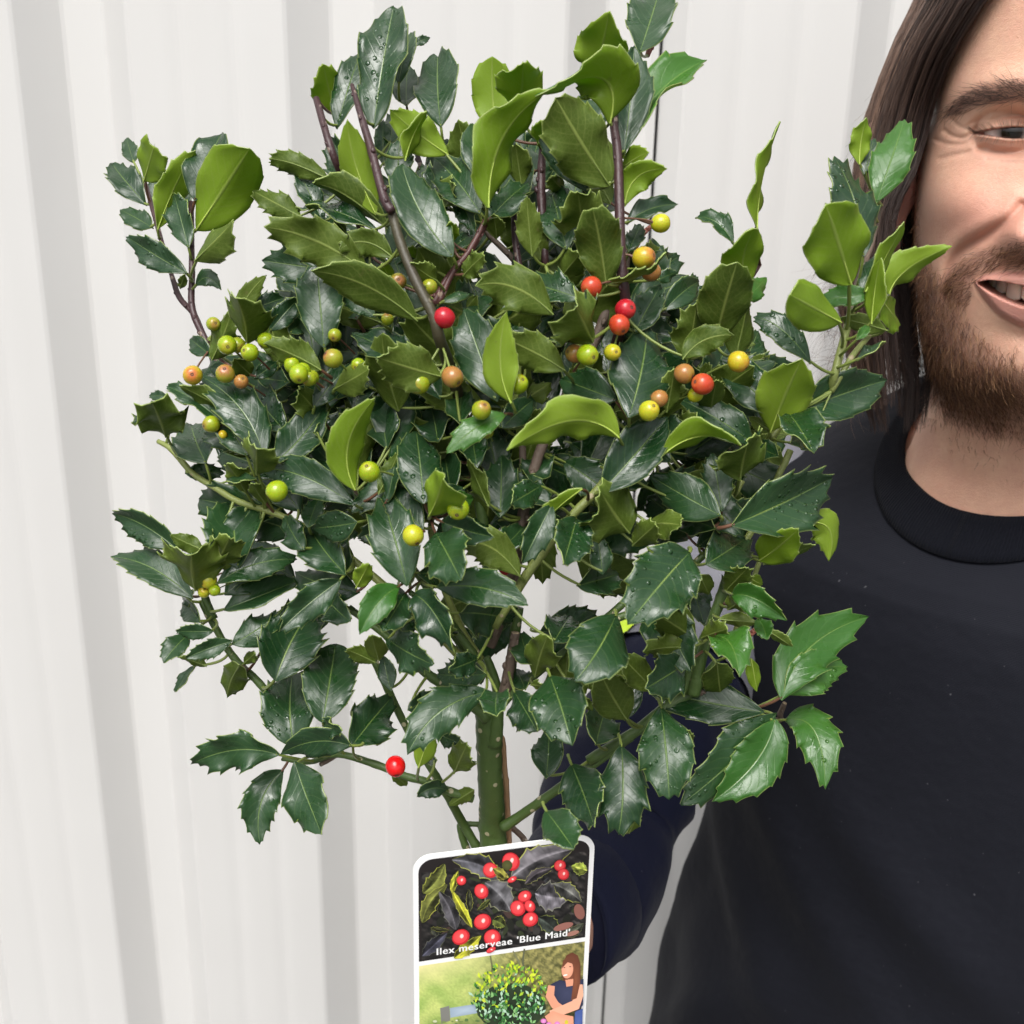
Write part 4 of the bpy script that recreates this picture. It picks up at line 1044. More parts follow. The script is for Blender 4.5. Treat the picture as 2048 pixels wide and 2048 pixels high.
def make_leaf(A, B, C, width, n0, n1, kind, seed, fold, spiny, cut=0.0, rounded=0.0, petiole=True, twist=0.0):
    """A base, B control, C tip of the midrib; n0/n1 = direction the upper surface faces at base and tip"""
    rg = random.Random(seed); mb = MB()
    teeth = rg.choice([4, 5, 5, 6])
    amp = 0.145 * spiny; ph = (rg.random(), rg.random()); wavy = rg.uniform(0.07, 0.24) * (0.6 + 0.5 * spiny)
    wph = (rg.uniform(0, 6.28), rg.uniform(0, 6.28)); wk = rg.uniform(1.6, 2.6)
    pk = rg.uniform(0.40, 0.50) + 0.10 * rounded
    top = []; bot = []; uvs = []
    th = 0.00042; tend = 1.0 - cut
    for i in range(NROW + 1):
        t = tend * i / NROW
        p = bez(A, B, C, t); tg = ((B - A) * (1 - t) + (C - B) * t)
        tg = tg.normalized() if tg.length > 1e-7 else (C - A).normalized()
        nn = n0.lerp(n1, t); nn = (nn - tg * nn.dot(tg)).normalized(); sd = tg.cross(nn)
        # ovate outline with a pointed tip
        if t < pk: w = math.sin(0.5 * math.pi * (t / pk)) ** (0.68 if rounded else 0.88)
        else: w = max(0.0, math.cos(0.5 * math.pi * ((t - pk) / (1 - pk)) ** (1.18 + 1.2 * rounded))) ** (1.02 - 0.32 * rounded)
        w = max(w, 0.03 if i < NROW or cut else 0.008)
        r1 = []; r2 = []; ru = []
        for j in range(NCOL + 1):
            u = -1 + 2 * j / NCOL; s = 0 if u < 0 else 1; au = abs(u)
            q = ((t - 0.16) / 0.80 * teeth + ph[s]); fr = q - math.floor(q)
            on = 1.0 if 0.16 < t < 0.97 else 0.0
            tooth = (fr ** 3.2) * on; scal = -0.075 * max(0.0, spiny - 0.55) * math.sin(math.pi * fr ** 0.8) * on
            ww = w * (1 + (scal * spiny + amp * tooth / max(0.35, w)) * (au ** 5))
            z = fold * au ** 1.25 * w + wavy * math.sin(wk * 6.28 * t + wph[s]) * au ** 2 * (0.3 + w) + 0.10 * spiny * tooth * au ** 6
            z -= 0.035 * math.exp(-(u / 0.10) ** 2) * (0.35 + w)
            adv = tg * (width * 0.5 * 0.24 * spiny * tooth * au ** 6)
            if cut and i == NROW: adv = tg * (width * 0.5 * (0.16 * math.sin(u * 5 + ph[0] * 6) + 0.14 * au))
            x = width * 0.5
            pos = p + sd * (x * ww * u * math.sqrt(max(0.2, 1 - min(0.6, abs(fold) * 0.6) ** 2))) + nn * (x * z) + adv
            r1.append(pos); r2.append(pos - nn * th); ru.append((0.5 + 0.5 * u, t))
        top.append(r1); bot.append(r2); uvs.append(ru)
    young = kind in 'FY'
    a = mb.grid(top, 0, uvs); b = mb.grid(bot, 1, uvs, flip=True)
    for i in range(NROW):
        for j, fl in ((0, 0), (NCOL, 1)):
            q = (a[i][j], a[i + 1][j], b[i + 1][j], b[i][j]); mb.face(q[::-1] if fl else q, 2)
    for j in range(NCOL):
        mb.face((a[NROW][j], a[NROW][j + 1], b[NROW][j + 1], b[NROW][j]), 2)
    if petiole:
        tg = (B - A).normalized(); near, dist, sr = nearest_stem(A)
        rp = max(0.00055, width * 0.030)
        axis_pt = P(985, 1100, 0.47)
        if dist < 0.027: e = near
        else: e = A + ((axis_pt - A).normalized() * 0.3 + VIEW * 0.5 - tg * 0.6 + VIEW * 0.6).normalized() * 0.0065
        m1 = A.lerp(e, 0.5) - tg * min(0.003, 0.3 * (e - A).length)
        pts = [bez(e, m1, A + tg * 0.0012, k / 6) for k in range(7)]
        mb.tube(pts, [rp * 1.25, rp * 1.1, rp, rp, rp, rp, rp * 0.75], 6, 3, cap=False)
        # raised midrib below
        rib = [bez(A, B, C, k / 10 * 0.85) for k in range(11)]
        rr = []
        for k in range(11):
            t = k / 10 * 0.85; tg2 = ((B - A) * (1 - t) + (C - B) * t).normalized(); nn = n0.lerp(n1, t); nn = (nn - tg2 * nn.dot(tg2)).normalized()
            rib[k] = rib[k] - nn * (th + width * 0.5 * 0.035 * 0.6)
        mb.tube(rib, [rp * 0.6 * (1 - 0.085 * k) for k in range(11)], 5, 4, cap=False)
    red = rg.random() < (0.4 if young else 0.10)
    return mb, [M_TOPF if young else M_TOP, M_UNDY if young else M_UND, M_RIM, M_PETR if red else M_PET, M_RIBY if young else M_RIBO]


# ------------------------------------------------------------------ leaves read off the photograph: base x y, tip x y, apparent width, side, layer [, bend x y] [, options]
#   side T upper face of an old leaf, F upper of a young one, U lower of an old one, Y lower of a young one
LEAVES = {
'A': '''340 610 440 270 250 Y 0 c.25 / 350 795 90 480 200 T .6 / 255 470 200 285 110 T 1.4 / 430 975 720 375 125 Y .4 560,600 / 715 760 920 250 270 T .4 r1
730 985 1130 360 390 Y .8 r1 / 668 1115 555 700 200 T .5 / 620 860 640 675 150 T 1.4 / 720 1215 1015 920 240 U 0 / 395 965 150 825 150 T .9 / 655 1305 200 1030 190 T .2
720 1405 915 1435 115 T .8 800,1260 / 610 1420 640 1310 60 U 1.5 / 400 790 425 545 90 T 1.3 / 1735 605 1240 440 150 U 1 1430,440 c.12 / 1520 890 1150 690 185 U .8
1690 940 1490 520 140 T 1.2 / 2038 1324 1235 955 300 U .3 1650,1000 / 1115 1835 1040 1490 290 U .2 V / 1280 1745 1505 1495 150 T .8 / 1110 1590 1390 1490 150 T 1.2
1040 1660 1260 1320 120 U 1 1080,1480 / 1690 1865 1640 1235 300 T .5 r1 / 1430 1760 1560 1690 120 T .9 / 1669 2040 1240 1830 210 U .2 / 850 1960 1000 1600 190 U .6 / 840 1930 680 1800 130 T .8
1850 1000 1770 905 100 U 1.2''',
'B': '''930 965 1085 45 310 T .2 r1 / 650 970 840 385 200 T .6 / 650 880 545 480 230 Y 1.1 / 1120 640 1235 235 150 T 1 / 1220 345 1360 285 60 T 1.2 / 1440 955 1420 370 320 T .8 c.1
1180 800 1190 495 190 T 1.4 / 1495 1170 1055 825 240 Y .6 / 1165 1215 1330 835 95 Y .3 1210,1000 / 1110 1420 1140 1010 190 T .9 / 1060 1080 1085 845 150 T 1.4 / 1690 1320 1680 930 190 T .5
955 1625 735 900 240 Y .4 760,1250 / 830 1500 610 1030 230 T .7 / 1530 1935 1150 1235 320 T .2 1230,1600 r1 / 1735 1610 1390 1190 290 T .4 / 1040 1720 470 1375 150 U .5 700,1390
965 1745 360 1590 190 T .3 560,1490 / 1350 1480 1400 1250 140 T 1.6 / 1010 1250 1010 900 120 T 1.6 / 1450 1540 1560 1400 200 U 1.6''',
'C': '''350 1010 320 425 270 Y .9 r1 / 510 870 545 470 290 Y .7 V / 285 1570 740 680 250 Y 0 270,950 / 1200 930 640 720 225 Y -.3 1350,330 / 1090 580 1205 85 350 Y .8 / 1430 400 1580 -80 320 T .9 r1
1310 1160 1390 345 280 T .3 / 1300 1190 1940 450 190 F .5 1460,640 / 1200 1400 790 735 400 U 0 r1 / 1045 1455 650 925 230 T .5 / 1150 1000 970 725 180 T 1 / 665 1090 720 900 160 Y .8
1320 1560 1640 1270 200 Y .3 1340,1260 / 1310 1270 1505 1150 170 Y .8 / 1330 1690 1725 1540 120 T .6 1480,1540 / 300 1655 590 1380 240 T .5 / 880 1880 760 1425 270 T .4 r1 / 1010 1780 960 1440 330 U .7
620 1932 580 1480 170 U .8 / 640 1310 590 1110 110 T 1.5 / 540 1400 500 1080 170 U 1.2 / 350 1800 330 1610 120 U 1.1 / 860 1440 760 1330 120 U 1.2 / 1350 1900 1440 1690 120 T .9 / 60 1500 190 1750 140 T 1.3
640 1750 570 1560 90 T 1.3''',
'D': '''890 910 80 530 230 U .1 500,560 / 710 440 290 385 150 U .3 480,220 / 570 885 280 640 150 T .7 / 1030 610 835 465 150 U .3 / 690 620 610 480 120 Y .9 / 880 430 850 335 100 Y .9
1120 300 1140 155 130 Y .8 / 1240 570 1395 420 160 U .7 / 1150 370 1285 265 130 T .8 / 1909 868 1320 650 300 U .2 1600,560 / 1070 770 1290 705 70 T .6 / 930 1250 385 1000 240 T .5
1070 1335 575 1180 300 U -.1 / 1490 1520 1230 815 330 T .3 / 1600 1530 1560 840 185 Y -.3 1450,1250 / 2000 1290 1505 1025 250 U .2 / 413 2189 565 1490 180 Y -.3 230,1850
690 1880 680 1320 310 T 1.4 / 100 1570 390 1235 160 T .7 / 260 1430 525 1280 210 U .6 / 0 1790 190 1535 150 T .6 / 1510 1715 1750 1530 180 T .5 / 950 1200 860 900 180 T 1.3
1350 900 1300 620 220 T 1.5 / 430 900 330 700 200 T 1.5 / 1080 480 1020 330 130 U 1.4''',
'E': '''970 1640 1115 945 420 T -.3 / 800 650 700 65 300 U -.1 r1 / 780 625 1250 390 70 U .0 1100,600 / 1190 605 1340 548 90 T .8 / 1010 1010 1215 640 210 T .6 / 1240 835 1505 615 180 T .9
1410 1225 1480 765 250 U .6 / 1380 1205 1770 1020 190 U .2 1520,1000 / 1255 1600 1310 1270 180 U .5 / 900 1790 50 1890 200 Y -.2 600,1480 / 880 1510 460 1350 260 T .5
690 1065 560 800 370 U -.1 V / 620 745 165 600 250 T .3 / 460 590 610 400 180 U 1 / 1100 1350 1060 1050 220 T 1.4 / 330 470 240 100 150 U 1''',
'F': '''610 985 790 160 125 Y .5 600,600 / 440 1085 150 890 140 T .9 330,850 / 515 1410 590 965 270 Y .1 470,1150 r1 / 310 1790 465 1220 340 U .1 r1 / 520 1510 690 1340 140 F .7
450 1960 540 1530 210 U .7 / 1390 490 1440 130 150 Y .9 / 1520 775 1730 145 260 F .5 / 1425 1180 1200 425 340 T .4 1400,700 / 1430 560 1500 285 130 T .9 / 1320 1385 1130 790 450 Y .0 r1
1245 1680 860 1470 300 Y .4 r1 / 1490 1470 1080 1530 160 F .1 1250,1470 / 1490 1690 1560 1190 100 Y .3 / 1430 1445 1725 915 130 Y .2 1600,1150 / 1560 1385 1740 1190 170 F .4
1610 1465 2087 1100 140 Y -.1 1640,1270 / 1555 1520 1690 1705 240 Y .5 / 1030 1990 590 1640 180 T .5 800,1640 / 1370 1810 1465 1705 70 F .6 / 1400 1470 1530 1140 110 T 1 / 1600 1740 1240 1640 120 U .8
1370 1960 1590 1820 50 T .7''',
'G': '''500 650 385 380 330 U .2 / 510 350 370 345 70 T .9 / 940 560 500 275 110 T .4 700,330 / 990 480 600 265 140 U .5 / 1235 805 740 185 260 T .1 1130,380 / 1310 850 1705 405 270 T .1 1500,720
1400 620 1120 300 260 T .9 / 1160 215 1335 90 110 T .7 / 1140 190 1010 60 130 U .9 / 1190 935 1190 740 270 U .2 V / 1930 1175 1215 905 240 T .1 1480,860 / 1840 960 1630 740 220 T .7
800 855 690 560 300 T .9 / 1040 1650 1010 1160 390 T .5 / 600 1520 90 1235 220 T .2 330,1280 / 700 1875 80 1560 230 T .1 380,1560 / 725 1805 690 1530 380 U -.2 V / 780 1510 525 1395 120 U .5
880 1650 980 1410 240 U .3 / 880 1760 1490 1580 180 T .1 1150,1560 / 940 1850 1380 1530 250 T .7 / 930 1960 1540 1720 190 T .5 / 1820 1735 1351 2128 220 T .1 / 1855 1695 1560 1300 290 T .4
1540 1510 1390 1250 180 T .6 / 1940 1300 1600 1345 210 T .0 / 1570 1340 1650 1110 150 T .5 / 1100 1070 960 850 170 U .8 / 1180 965 905 1000 50 T .4 / 640 930 945 930 130 T 1.2 / 1110 795 885 430 210 T .4
1300 600 1250 350 200 T 1.4 / 1700 560 1480 300 220 U 1.3 / 1650 350 1800 180 150 T .9 / 1620 620 1740 620 120 T .5 / 690 1900 610 1830 120 T 1.0 / 1250 1150 1150 1000 130 U .9''',
'H': '''745 970 690 425 300 T .2 r1 / 470 960 560 465 150 T .7 / 400 900 560 580 120 U .9 / 790 1055 900 780 280 Y -.2 V / 890 1005 1120 930 160 F .3 / 880 1110 1275 1225 210 T .4 / 620 1595 430 905 330 T .0
740 1165 450 805 230 T .4 / 830 1185 1025 1550 340 T .1 / 1470 1520 1000 1280 250 U .6 1250,1200 / 840 1605 1535 1740 250 T .0 1200,1540 / 560 1600 260 1960 200 F -.1 400,1650 / 610 1640 430 1940 220 T .4
680 1660 985 2098 270 T -.1 800,1700 / 470 560 450 190 270 T 1.4 / 850 500 800 240 260 T 1.4 / 1320 1075 1330 600 250 T 1 / 1020 370 1040 110 200 T .9 / 1370 290 915 595 150 F .1 1150,340
1340 400 1570 190 180 T .5 / 1640 830 1405 970 180 T .5 / 1940 850 1590 1150 90 Y .1 / 1710 980 1490 1425 200 T .2 / 1900 1080 1800 1430 280 T .5 / 1290 1330 1510 1130 180 T .8
1240 990 1090 630 110 U .8 / 240 1600 330 1420 130 Y .2 / 180 1500 60 1200 220 T .9 / 0 1680 190 1860 200 T 1.4 / 950 900 900 600 240 T 1.3 / 1150 700 1120 420 200 T 1.3 / 700 1500 950 1480 200 T 1
1080 1250 1200 1060 150 T 1.4 / 1750 1200 1950 1350 160 U 1.2 / 1560 820 1620 520 220 T 1.3''',
'I': '''1390 455 990 60 250 T .2 / 1345 560 1560 55 330 Y .5 / 1490 440 2148 206 300 T .0 / 1470 430 1645 705 270 T .1 1560,540 / 1400 730 1240 660 130 T .3 / 1130 890 1180 630 360 U .2
1000 1135 510 860 270 T -.1 / 1010 1110 935 705 180 T .3 / 1080 1205 1765 880 400 T -.3 / 1590 1185 1740 1450 220 Y .4 1820,1150 / 1270 1440 1540 1225 230 Y .4 / 1290 1470 1655 1335 110 U .7
795 1385 360 1890 400 T -.2 / 900 1475 1180 1290 280 T .6 / 960 1225 740 1150 200 T .5 / 370 1255 170 975 400 U .7 / 510 1200 735 1210 180 U .8 / 400 1340 560 1200 170 U 1 / 190 1545 150 1255 140 T .7
20 1620 300 1540 220 T .9 / 1080 1690 1455 1860 190 F .2 1200,1640 / 850 1540 920 1680 120 U .9 / 1030 1660 1190 1490 160 U .9 / 1200 1570 1285 1610 90 Y .8 / 600 720 1145 655 170 Y .1 860,480
170 985 640 455 300 T .2 / 1230 645 700 325 230 T .5 / 1350 560 1190 460 80 U .9 / 700 620 860 480 200 U 1 / 700 1150 500 1000 200 T 1.2 / 930 430 970 200 180 U 1 / 620 1010 760 960 180 T .9 / 1480 640 1620 580 160 T .9''',
'J': '''945 612 1230 55 420 T .4 / 1300 925 1400 335 360 T .3 r1 / 1520 1105 1825 735 310 T .3 / 1090 1105 1080 535 380 T .1 / 1525 1105 985 1165 220 T -.2 1250,1000 / 970 1170 310 1240 270 T 0 650,1060
1090 1220 1295 1770 320 T -.1 / 1010 1280 830 1845 240 T .2 760,1480 / 1310 930 1450 990 130 T .2 / 480 235 195 235 110 T .5 / 300 250 100 475 160 T .4 / 620 310 270 440 130 T .2
340 490 185 695 45 T .6 / 680 490 585 735 200 U .6 600,600 / 710 480 800 400 80 U .9 / 620 335 990 90 200 T .5 / 1700 470 1480 370 120 U 1.2 / 1730 450 1680 260 150 U 1.1 / 1820 690 1760 420 130 T .9
380 170 250 0 160 T .8 / 430 500 220 430 80 U .9 / 870 330 850 270 60 U 1.3''',
'K': '''1820 115 1505 615 400 T -.1 / 1320 570 1485 1100 370 T -.1 / 1290 1345 1310 965 220 T .4 / 1480 1235 1655 1715 310 T -.1 / 1860 1090 1835 1770 320 T -.2 / 1290 1590 1500 1880 240 T -2.2
860 690 245 1170 280 T .0 420,760 / 925 690 920 880 210 T -.2 / 1050 690 1225 995 230 T .7 / 330 1260 420 980 150 Y .3 / 300 1010 410 780 170 F .6 / 600 1300 700 1095 190 U .5 / 460 1000 690 1095 120 T 1
250 830 475 690 140 T .9 / 840 560 470 560 230 T .5 / 780 440 555 530 170 T .3 / 90 290 440 490 260 T .7 / 1190 490 1100 250 190 T .9 / 1210 570 1310 275 230 U 1.1 / 1350 320 1470 120 250 T .6
1900 900 1690 520 270 U .6 / 1670 1085 1740 825 260 T .6 / 550 1440 315 1490 120 T .9 420,1380 / 750 1430 560 1550 100 U 1.0 / 1180 640 1280 650 70 U 1.1 / 1540 740 1640 830 80 U 1.0
640 100 1045 160 330 T .2 / 1130 670 1060 520 150 T 1.2 / 480 250 560 130 200 U 1.2 / 60 180 0 20 200 U 1.2 / 1580 560 1520 780 100 U 1.3 / 460 1210 390 1190 80 T 1.3 / 130 1290 240 1400 90 U 1.2''',
'L': '''1130 945 335 795 260 T .1 / 1215 950 555 1580 330 T -.1 / 1205 990 770 1560 300 F -.4 1150,1300 / 1270 1000 1550 1475 240 F .1 1540,900 / 1250 860 1850 285 270 F .1 1330,430 / 1265 825 1700 630 260 F .3 1450,600
605 600 315 780 260 T .4 / 420 905 475 1545 320 T .0 / 790 415 960 700 240 F .2 930,400 / 800 600 830 845 200 U .7 / 1035 570 1075 800 90 Y .6 / 620 500 290 520 160 U .5 / 660 460 400 275 230 U .7
700 430 880 370 150 U .6 / 1090 290 1145 445 110 F .4 / 1150 380 1325 490 70 U .5 / 820 300 1085 330 80 U .9 / 370 790 130 555 180 U .2 / 200 1770 270 1635 80 U .5 / 170 1000 250 690 130 T .6
590 1200 600 1060 100 U .6 / 880 230 960 180 130 U .8''',
}


def auto_leaf(crop, toks, idx):
    x0, y0, x1, y1, w = map(float, toks[:5]); w *= 1.15; side = toks[5]; lay = float(toks[6]); opts = toks[7:]
    s = CROPS[crop][2]; ctrl = None; cut = 0.0; rnd = 0.0; vee = False
    for q in opts:
        if ',' in q: ctrl = tuple(map(float, q.split(',')))
        elif q[0] == 'c': cut = float(q[1:])
        elif q[0] == 'r': rnd = 0.45
        elif q == 'V': vee = True
    rg = random.Random(1000 + idx)
    bx, by = cp(crop, x0, y0); tx, ty = cp(crop, x1, y1)
    d0 = crown(bx, by, lay) + rg.uniform(-0.002, 0.002)
    A = P(bx, by, d0); pxm = d0 / F_PX
    lp = math.hypot(tx - bx, ty - by) * pxm; wp = w * s * pxm
    if ctrl:
        kx, ky = cp(crop, *ctrl); lp = (math.hypot(kx - bx, ky - by) + math.hypot(tx - kx, ty - ky)) * pxm * 0.93
    ratio = wp / max(1e-6, lp)
    upper = side in 'TF'
    dyu = (by - ty) / max(1.0, math.hypot(tx - bx, ty - by))          # +1 when the leaf points up in the picture
    # foreshortened leaves lean in depth; narrow ones are rolled
    tilt = 0.0; roll = 0.0; W = wp
    if ratio > 0.52:
        L = wp / rg.uniform(0.48, 0.54); tilt = math.acos(max(0.42, min(1.0, lp / L)))
    else:
        L = lp; tilt = R(rg.uniform(10, 24))
    if ratio < 0.40:
        W = max(wp, rg.uniform(0.36, 0.43) * L); roll = math.acos(max(0.22, wp / W)) * 0.95
    if wp < 0.0035: W = max(W, 0.006)
    sgn = (1.0 if dyu > -0.15 else -1.0) * (1.0 if upper else -1.0)
    dz = sgn * math.tan(tilt) * lp
    dz = max(-0.022, min(0.022, dz))
    C = P(tx, ty, d0 + dz)
    if ctrl:
        B = P(kx, ky, d0 + dz * 0.45 - (0.004 if upper else -0.002))
    else:
        mid = (A + C) * 0.5
        sag = rg.uniform(0.0, 0.30) * L
        B = mid + (-VIEW * sag if upper else VIEW * sag * 0.5) + UPV * rg.uniform(-0.04, 0.07) * L + RTV * rg.uniform(-0.05, 0.05) * L
    ax = (C - A).normalized()
    toc = -VIEW; n = (toc - ax * toc.dot(ax)).normalized()
    want = Vector((0, 0, 1)) if upper else Vector((0, 0, -1))
    q1 = Quaternion(ax, roll); q2 = Quaternion(ax, -roll)
    n = q1 @ n if (q1 @ n).dot(want) > (q2 @ n).dot(want) else q2 @ n
    if not upper: n = -n
    n1 = Quaternion(ax, rg.uniform(-0.75, 0.75)) @ n
    fold = rg.choice([rg.uniform(-0.22, 0.1), rg.uniform(0.05, 0.32), rg.uniform(0.2, 0.55)])
    if vee: fold = 0.55; W *= 1.12
    spiny = {'T': rg.uniform(0.45, 1.3), 'U': rg.uniform(0.45, 1.3), 'F': rg.uniform(0.5, 1.2), 'Y': rg.uniform(0.3, 0.75)}[side]
    if rnd: spiny *= 0.7
    young = side
    return make_leaf(A, B, C, W, n, n1, young, 5000 + idx, fold, spiny, cut, rnd)


made = []
for crop, body in LEAVES.items():
    for ent in body.replace('\n', ' / ').split(' / '):
        toks = ent.split()
        if toks:
            sz = float(toks[4]) * CROPS[crop][2] * math.hypot(float(toks[0]) - float(toks[2]), float(toks[1]) - float(toks[3]))
            hid = 0.35 if float(toks[6]) > 1.15 else 1.0
            made.append((sz * hid, len(made), auto_leaf(crop, toks, len(made))))
made.sort(key=lambda q: -q[0])
for sz, i, (mb, mats) in made[:295]: mb.build('leaf', mats, holly)

# the hidden inner leaves of the crown: one mass
ZONE = [(590, 420), (700, 330), (900, 300), (1180, 230), (1250, 420), (1310, 540), (1440, 640), (1530, 740), (1530, 900), (1480, 1080), (1400, 1250), (1330, 1360), (1180, 1390),
        (1010, 1330), (800, 1270), (590, 1260), (440, 1190), (400, 1090), (500, 980), (430, 880), (440, 730), (560, 600)]


def in_zone(x, y):
    c = False; n = len(ZONE)
    for i in range(n):
        (xa, ya), (xb, yb) = ZONE[i], ZONE[i - 1]
        if (ya > y) != (yb > y) and x < (xb - xa) * (y - ya) / (yb - ya) + xa: c = not c
    return c


NM = [M_TOP, M_UND, M_RIM, M_PET, M_TOPF, M_UNDY, M_PETR, M_RIBO, M_RIBY]
mass = MB()


def add_mass(mb, mats):
    o = len(mass.v); mass.v += mb.v; mass.uv += mb.uv
    ix = [NM.index(q) for q in mats]
    for f, mm in zip(mb.f, mb.m): mass.f.append(tuple(k + o for k in f)); mass.m.append(ix[mm])


for sz, i, (mb, mats) in made[295:]: add_mass(mb, mats)
CROPS['Z'] = (0, 0, 1.0); rz = random.Random(91); nz = 0; tries = 0
while nz < 360 and tries < 6000:
    tries += 1
    x, y = rz.uniform(380, 1560), rz.uniform(220, 1400)
    if not in_zone(x, y): continue
    dens = 1.0 if 540 < y < 1060 else (0.36 if y <= 540 else 0.20)
    if rz.random() > dens: continue
    a = math.atan2(y - 1050, (x - 985) * 1.1) + rz.uniform(-1.1, 1.1)
    L = rz.uniform(110, 165); dx, dy = math.cos(a) * L * .5, math.sin(a) * L * .5
    add_mass(*auto_leaf('Z', [str(x - dx), str(y - dy), str(x + dx), str(y + dy), str(L * rz.uniform(.40, .56)), rz.choice('TTTTU'), str(rz.uniform(1.4, 4.6))], 3000 + tries)); nz += 1
tag(mass.build('inner_foliage', NM, holly), kind='stuff')

# ------------------------------------------------------------------ berries: x y radius colour layer
BERRIES = {
'A': '855 1690 55 k .6 / 960 1850 75 g .3 / 1040 1850 60 k .6 / 1130 1905 68 g .2 / 1250 1815 62 g .5',
'C': '1590 1685 73 y .6',
'D': '740 615 66 m .9 / 975 655 62 m .5 / 1090 890 82 r .1 / 250 1195 74 m .2 / 262 1020 52 k .9 / 900 1385 83 k .2 / 1150 1335 83 n .1 / 1650 1390 76 g .2 / 1370 1585 76 k .1 / 20 1290 62 g .5 / 85 1340 60 k .7 / 660 900 48 k 1 / 440 1245 55 g .8 / 1410 1750 55 k .8',
'E': '1085 435 86 o .3 / 1140 540 76 n .7 / 690 655 80 q .2 / 945 825 80 r .5 / 900 940 80 q .3 / 660 1170 83 g .0 / 565 1160 72 n .4 / 850 1150 66 y .5 / 1800 1220 82 o .0 / 1390 1310 77 n .2 / 1530 1390 84 q .0 / 1475 1470 58 y .4 / 1200 1500 68 n .4 / 1125 1590 80 y .1',
'G': '700 190 75 o .1 / 945 180 72 m .3 / 1065 240 56 n .5 / 1450 115 62 g .5 / 1500 180 74 g .1 / 1580 220 56 k .5 / 840 560 66 k .5 / 925 640 36 o .7 / 1335 1065 83 g .0 / 820 1740 62 y .5 / 785 1825 48 y .5 / 865 1815 44 g .5',
'H': '335 730 82 g .0 / 1005 1010 86 g .0 / 665 1210 82 y .0 / 1360 1460 50 r 1.3',
'I': '1620 630 52 y .4',
'K': '155 1255 78 R .55',
}


def berry_mat(name, c0, c1, amt):
    t = NT(name); co = t.coord('Object'); oi = t.n.new('ShaderNodeObjectInfo'); sx = t.new('ShaderNodeSeparateXYZ'); t.t.links.new(t.coord('UV'), sx.inputs[0])
    ad = t.new('ShaderNodeVectorMath', operation='ADD'); t.t.links.new(co, ad.inputs[0]); t.t.links.new(oi.outputs['Random'], ad.inputs[1])
    n = t.noise(160.0, 3, 0.6, ad.outputs[0]); n2 = t.noise(800.0, 3, 0.6, ad.outputs[0])
    q = t.math('ADD', t.math('SUBTRACT', 1.0, sx.outputs[1]), t.math('MULTIPLY', n, 0.9))       # riper towards the flower scar, blotchy
    f = t.ramp(t.math('MULTIPLY', q, 0.55), [(0.0, 0.0), (0.78 - amt * 0.45, 0.0), (0.98 - amt * 0.35, 1.0), (1.0, 1.0)])
    c = t.mix(f, c0, c1); c = t.mix(t.math('MULTIPLY', n2, 0.22), c, tuple(x * 0.5 for x in c0))
    lent = t.ramp(t.noise(1900.0, 1, 0.5, ad.outputs[0]), [(0.0, 0.0), (0.68, 0.0), (0.74, 0.35), (1.0, 0.35)]); c = t.mix(lent, c, tuple(min(1.0, x * 1.5 + 0.04) for x in c0))
    t.p(Base_Color=c, Roughness=t.math('MULTIPLY_ADD', n, 0.12, 0.16), Normal=t.bump(t.math('ADD', n2, t.math('MULTIPLY', n, 2.0)), 0.12, 0.0006))
    t.b.inputs['Specular IOR Level'].default_value = 0.5
    t.b.inputs['Subsurface Weight'].default_value = 0.25; t.b.inputs['Subsurface Scale'].default_value = 0.002
    return t.mat


BM = {'g': berry_mat('berry_green', (0.28, 0.38, 0.010), (0.40, 0.36, 0.03), 0.25), 'y': berry_mat('berry_yellow', (0.45, 0.46, 0.02), (0.55, 0.34, 0.03), 0.3),
      'k': berry_mat('berry_olive', (0.28, 0.34, 0.015), (0.36, 0.15, 0.05), 0.32), 'm': berry_mat('berry_blushing', (0.29, 0.31, 0.02), (0.38, 0.14, 0.06), 0.45),
      'o': berry_mat('berry_orange', (0.50, 0.40, 0.02), (0.50, 0.13, 0.04), 0.45), 'n': berry_mat('berry_brownish', (0.36, 0.17, 0.045), (0.28, 0.25, 0.03), 0.3),
      'q': berry_mat('berry_orange_red', (0.50, 0.055, 0.02), (0.50, 0.16, 0.04), 0.3), 'r': berry_mat('berry_crimson', (0.42, 0.010, 0.022), (0.50, 0.03, 0.03), 0.4),
      'R': berry_mat('berry_red', (0.62, 0.004, 0.006), (0.68, 0.012, 0.010), 0.4)}
M_CALYX = simple('berry_calyx', (0.09, 0.035, 0.025), 0.8)


